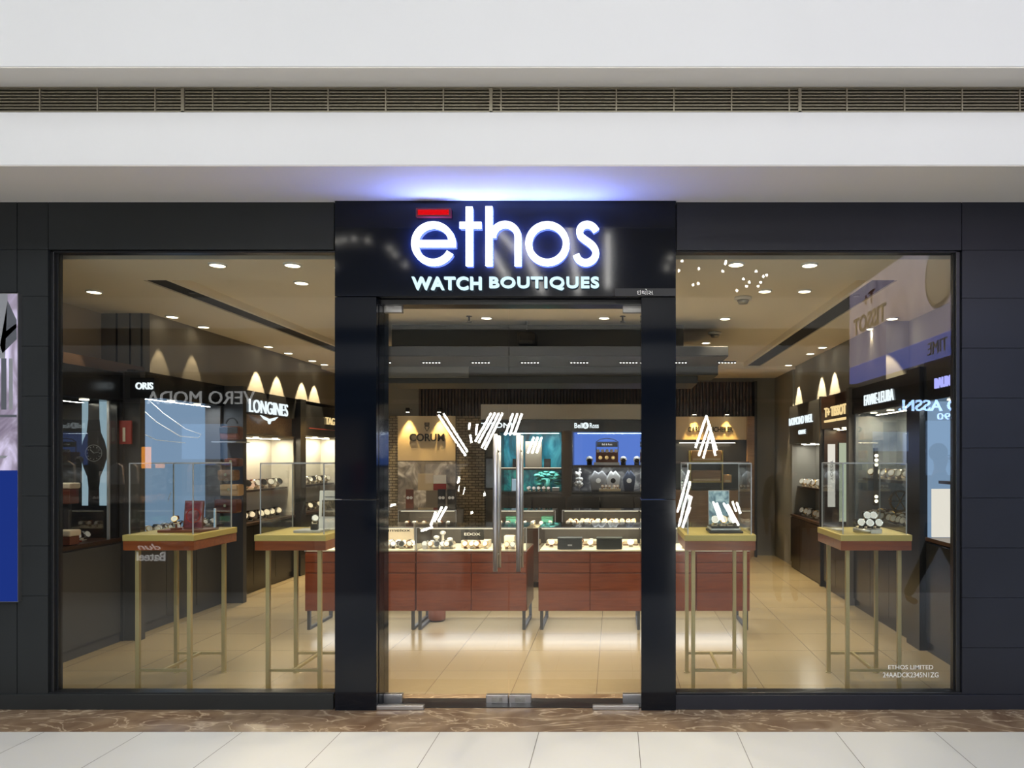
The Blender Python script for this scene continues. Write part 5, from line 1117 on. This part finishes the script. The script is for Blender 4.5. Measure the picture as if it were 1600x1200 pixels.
# passers-by
def person(loc, rz, shirt, label, scale=1.0, stride=.12):
    t = thing('person', label, 'person', (0, 0, 0))
    def skin(name, chain, m, sub=1):
        me = bpy.data.meshes.new(name); vs = [c[0] for c in chain]; es = [(c[2], i) for i, c in enumerate(chain) if c[2] is not None]
        me.from_pydata(vs, es, []); o = bpy.data.objects.new(name, me); COL.objects.link(o); o.parent = t
        md = o.modifiers.new('s', 'SKIN'); me.skin_vertices or None
        if not me.skin_vertices: me.attributes
        for i, c in enumerate(chain): me.skin_vertices[0].data[i].radius = (c[1][0], c[1][1]) if isinstance(c[1], tuple) else (c[1], c[1])
        me.skin_vertices[0].data[0].use_root = True
        s_ = o.modifiers.new('ss', 'SUBSURF'); s_.levels = sub; s_.render_levels = sub; me.materials.append(M[m]); md.use_smooth_shade = True
        return o
    def mk():
        body = [((0, 0, .95), (.15, .11), None), ((0, 0, 1.12), (.14, .10), 0), ((0, 0, 1.32), (.17, .11), 1), ((0, 0, 1.45), (.10, .08), 2), ((0, 0, 1.52), .055, 3), ((0, -.01, 1.60), (.075, .085), 4), ((0, -.01, 1.70), (.07, .085), 5)]
        for s in (-1, 1):
            k0 = len(body); body += [((s*.10, 0, .88), .085, 0), ((s*.10, -s*stride*.5-.01, .50), .06, k0), ((s*.10, -s*stride+.03, .09), .04, k0+1), ((s*.10, -s*stride-.09, .035), (.04, .03), k0+2)]
            k1 = len(body); body += [((s*.19, 0, 1.42), .055, 3), ((s*.235, .02, 1.16), .04, k1), ((s*.24, -.03, .93), .03, k1+1), ((s*.24, -.045, .86), (.016, .036), k1+2)]
            for f_ in range(4): body.append(((s*.24, -.075+f_*.018, .79), .008, k1+3))
            body.append(((s*.225, -.09, .83), .009, k1+3))
        return body
    b = skin('body', mk(), 'skin')
    skin('shirt', [((0, 0, .93), (.165, .125), None), ((0, 0, 1.12), (.155, .118), 0), ((0, 0, 1.32), (.185, .125), 1), ((0, 0, 1.44), (.11, .09), 2)]+sum([[((s*.195, 0, 1.41), .066, 3), ((s*.238, .02, 1.16), .052, 4+3*j), ((s*.243, -.03, .97), .042, 5+3*j)] for j, s in enumerate((-1, 1))], []), shirt)
    skin('trousers', [((0, 0, .97), (.16, .12), None)]+sum([[((s*.10, 0, .86), .1, 0), ((s*.10, -s*stride*.5-.01, .50), .075, 1+3*j), ((s*.10, -s*stride+.03, .10), .058, 2+3*j)] for j, s in enumerate((-1, 1))], []), 'trouser_black')
    MB().sph((0, .015, 1.70), .098, 16, 0, 1.05).build('hair', 'hair', t)
    mb = MB(); mb.sph((-.03, -.092, 1.665), .009, 8).sph((.03, -.092, 1.665), .009, 8); mb.build('eyes', 'hair', t)
    MB().sph((0, -.10, 1.635), .014, 8, 0, 1.5).build('nose', 'skin', t)
    MB().box(-.022, .022, -.092, -.084, 1.592, 1.60).build('mouth', 'shop_red', t)
    t.location = loc; t.rotation_euler = (0, 0, rz); t.scale = (scale,)*3
    return t
person((X(1226, 8.5), 2*YG-8.5, 0), PI, 'suit_black', 'person in a black jacket facing the right shop window', .98, .02)
p = R(737, 0, 13.5); person((p.x, p.y, 0), PI+.5, 'shirt_grey', 'person in a grey shirt and dark trousers walking across the mall')
p = R(1463, 0, 8.1); person((p.x, p.y, 0), PI/2+.3, 'suit_black', 'person in dark clothes walking past near the right window', 1.0, .3)
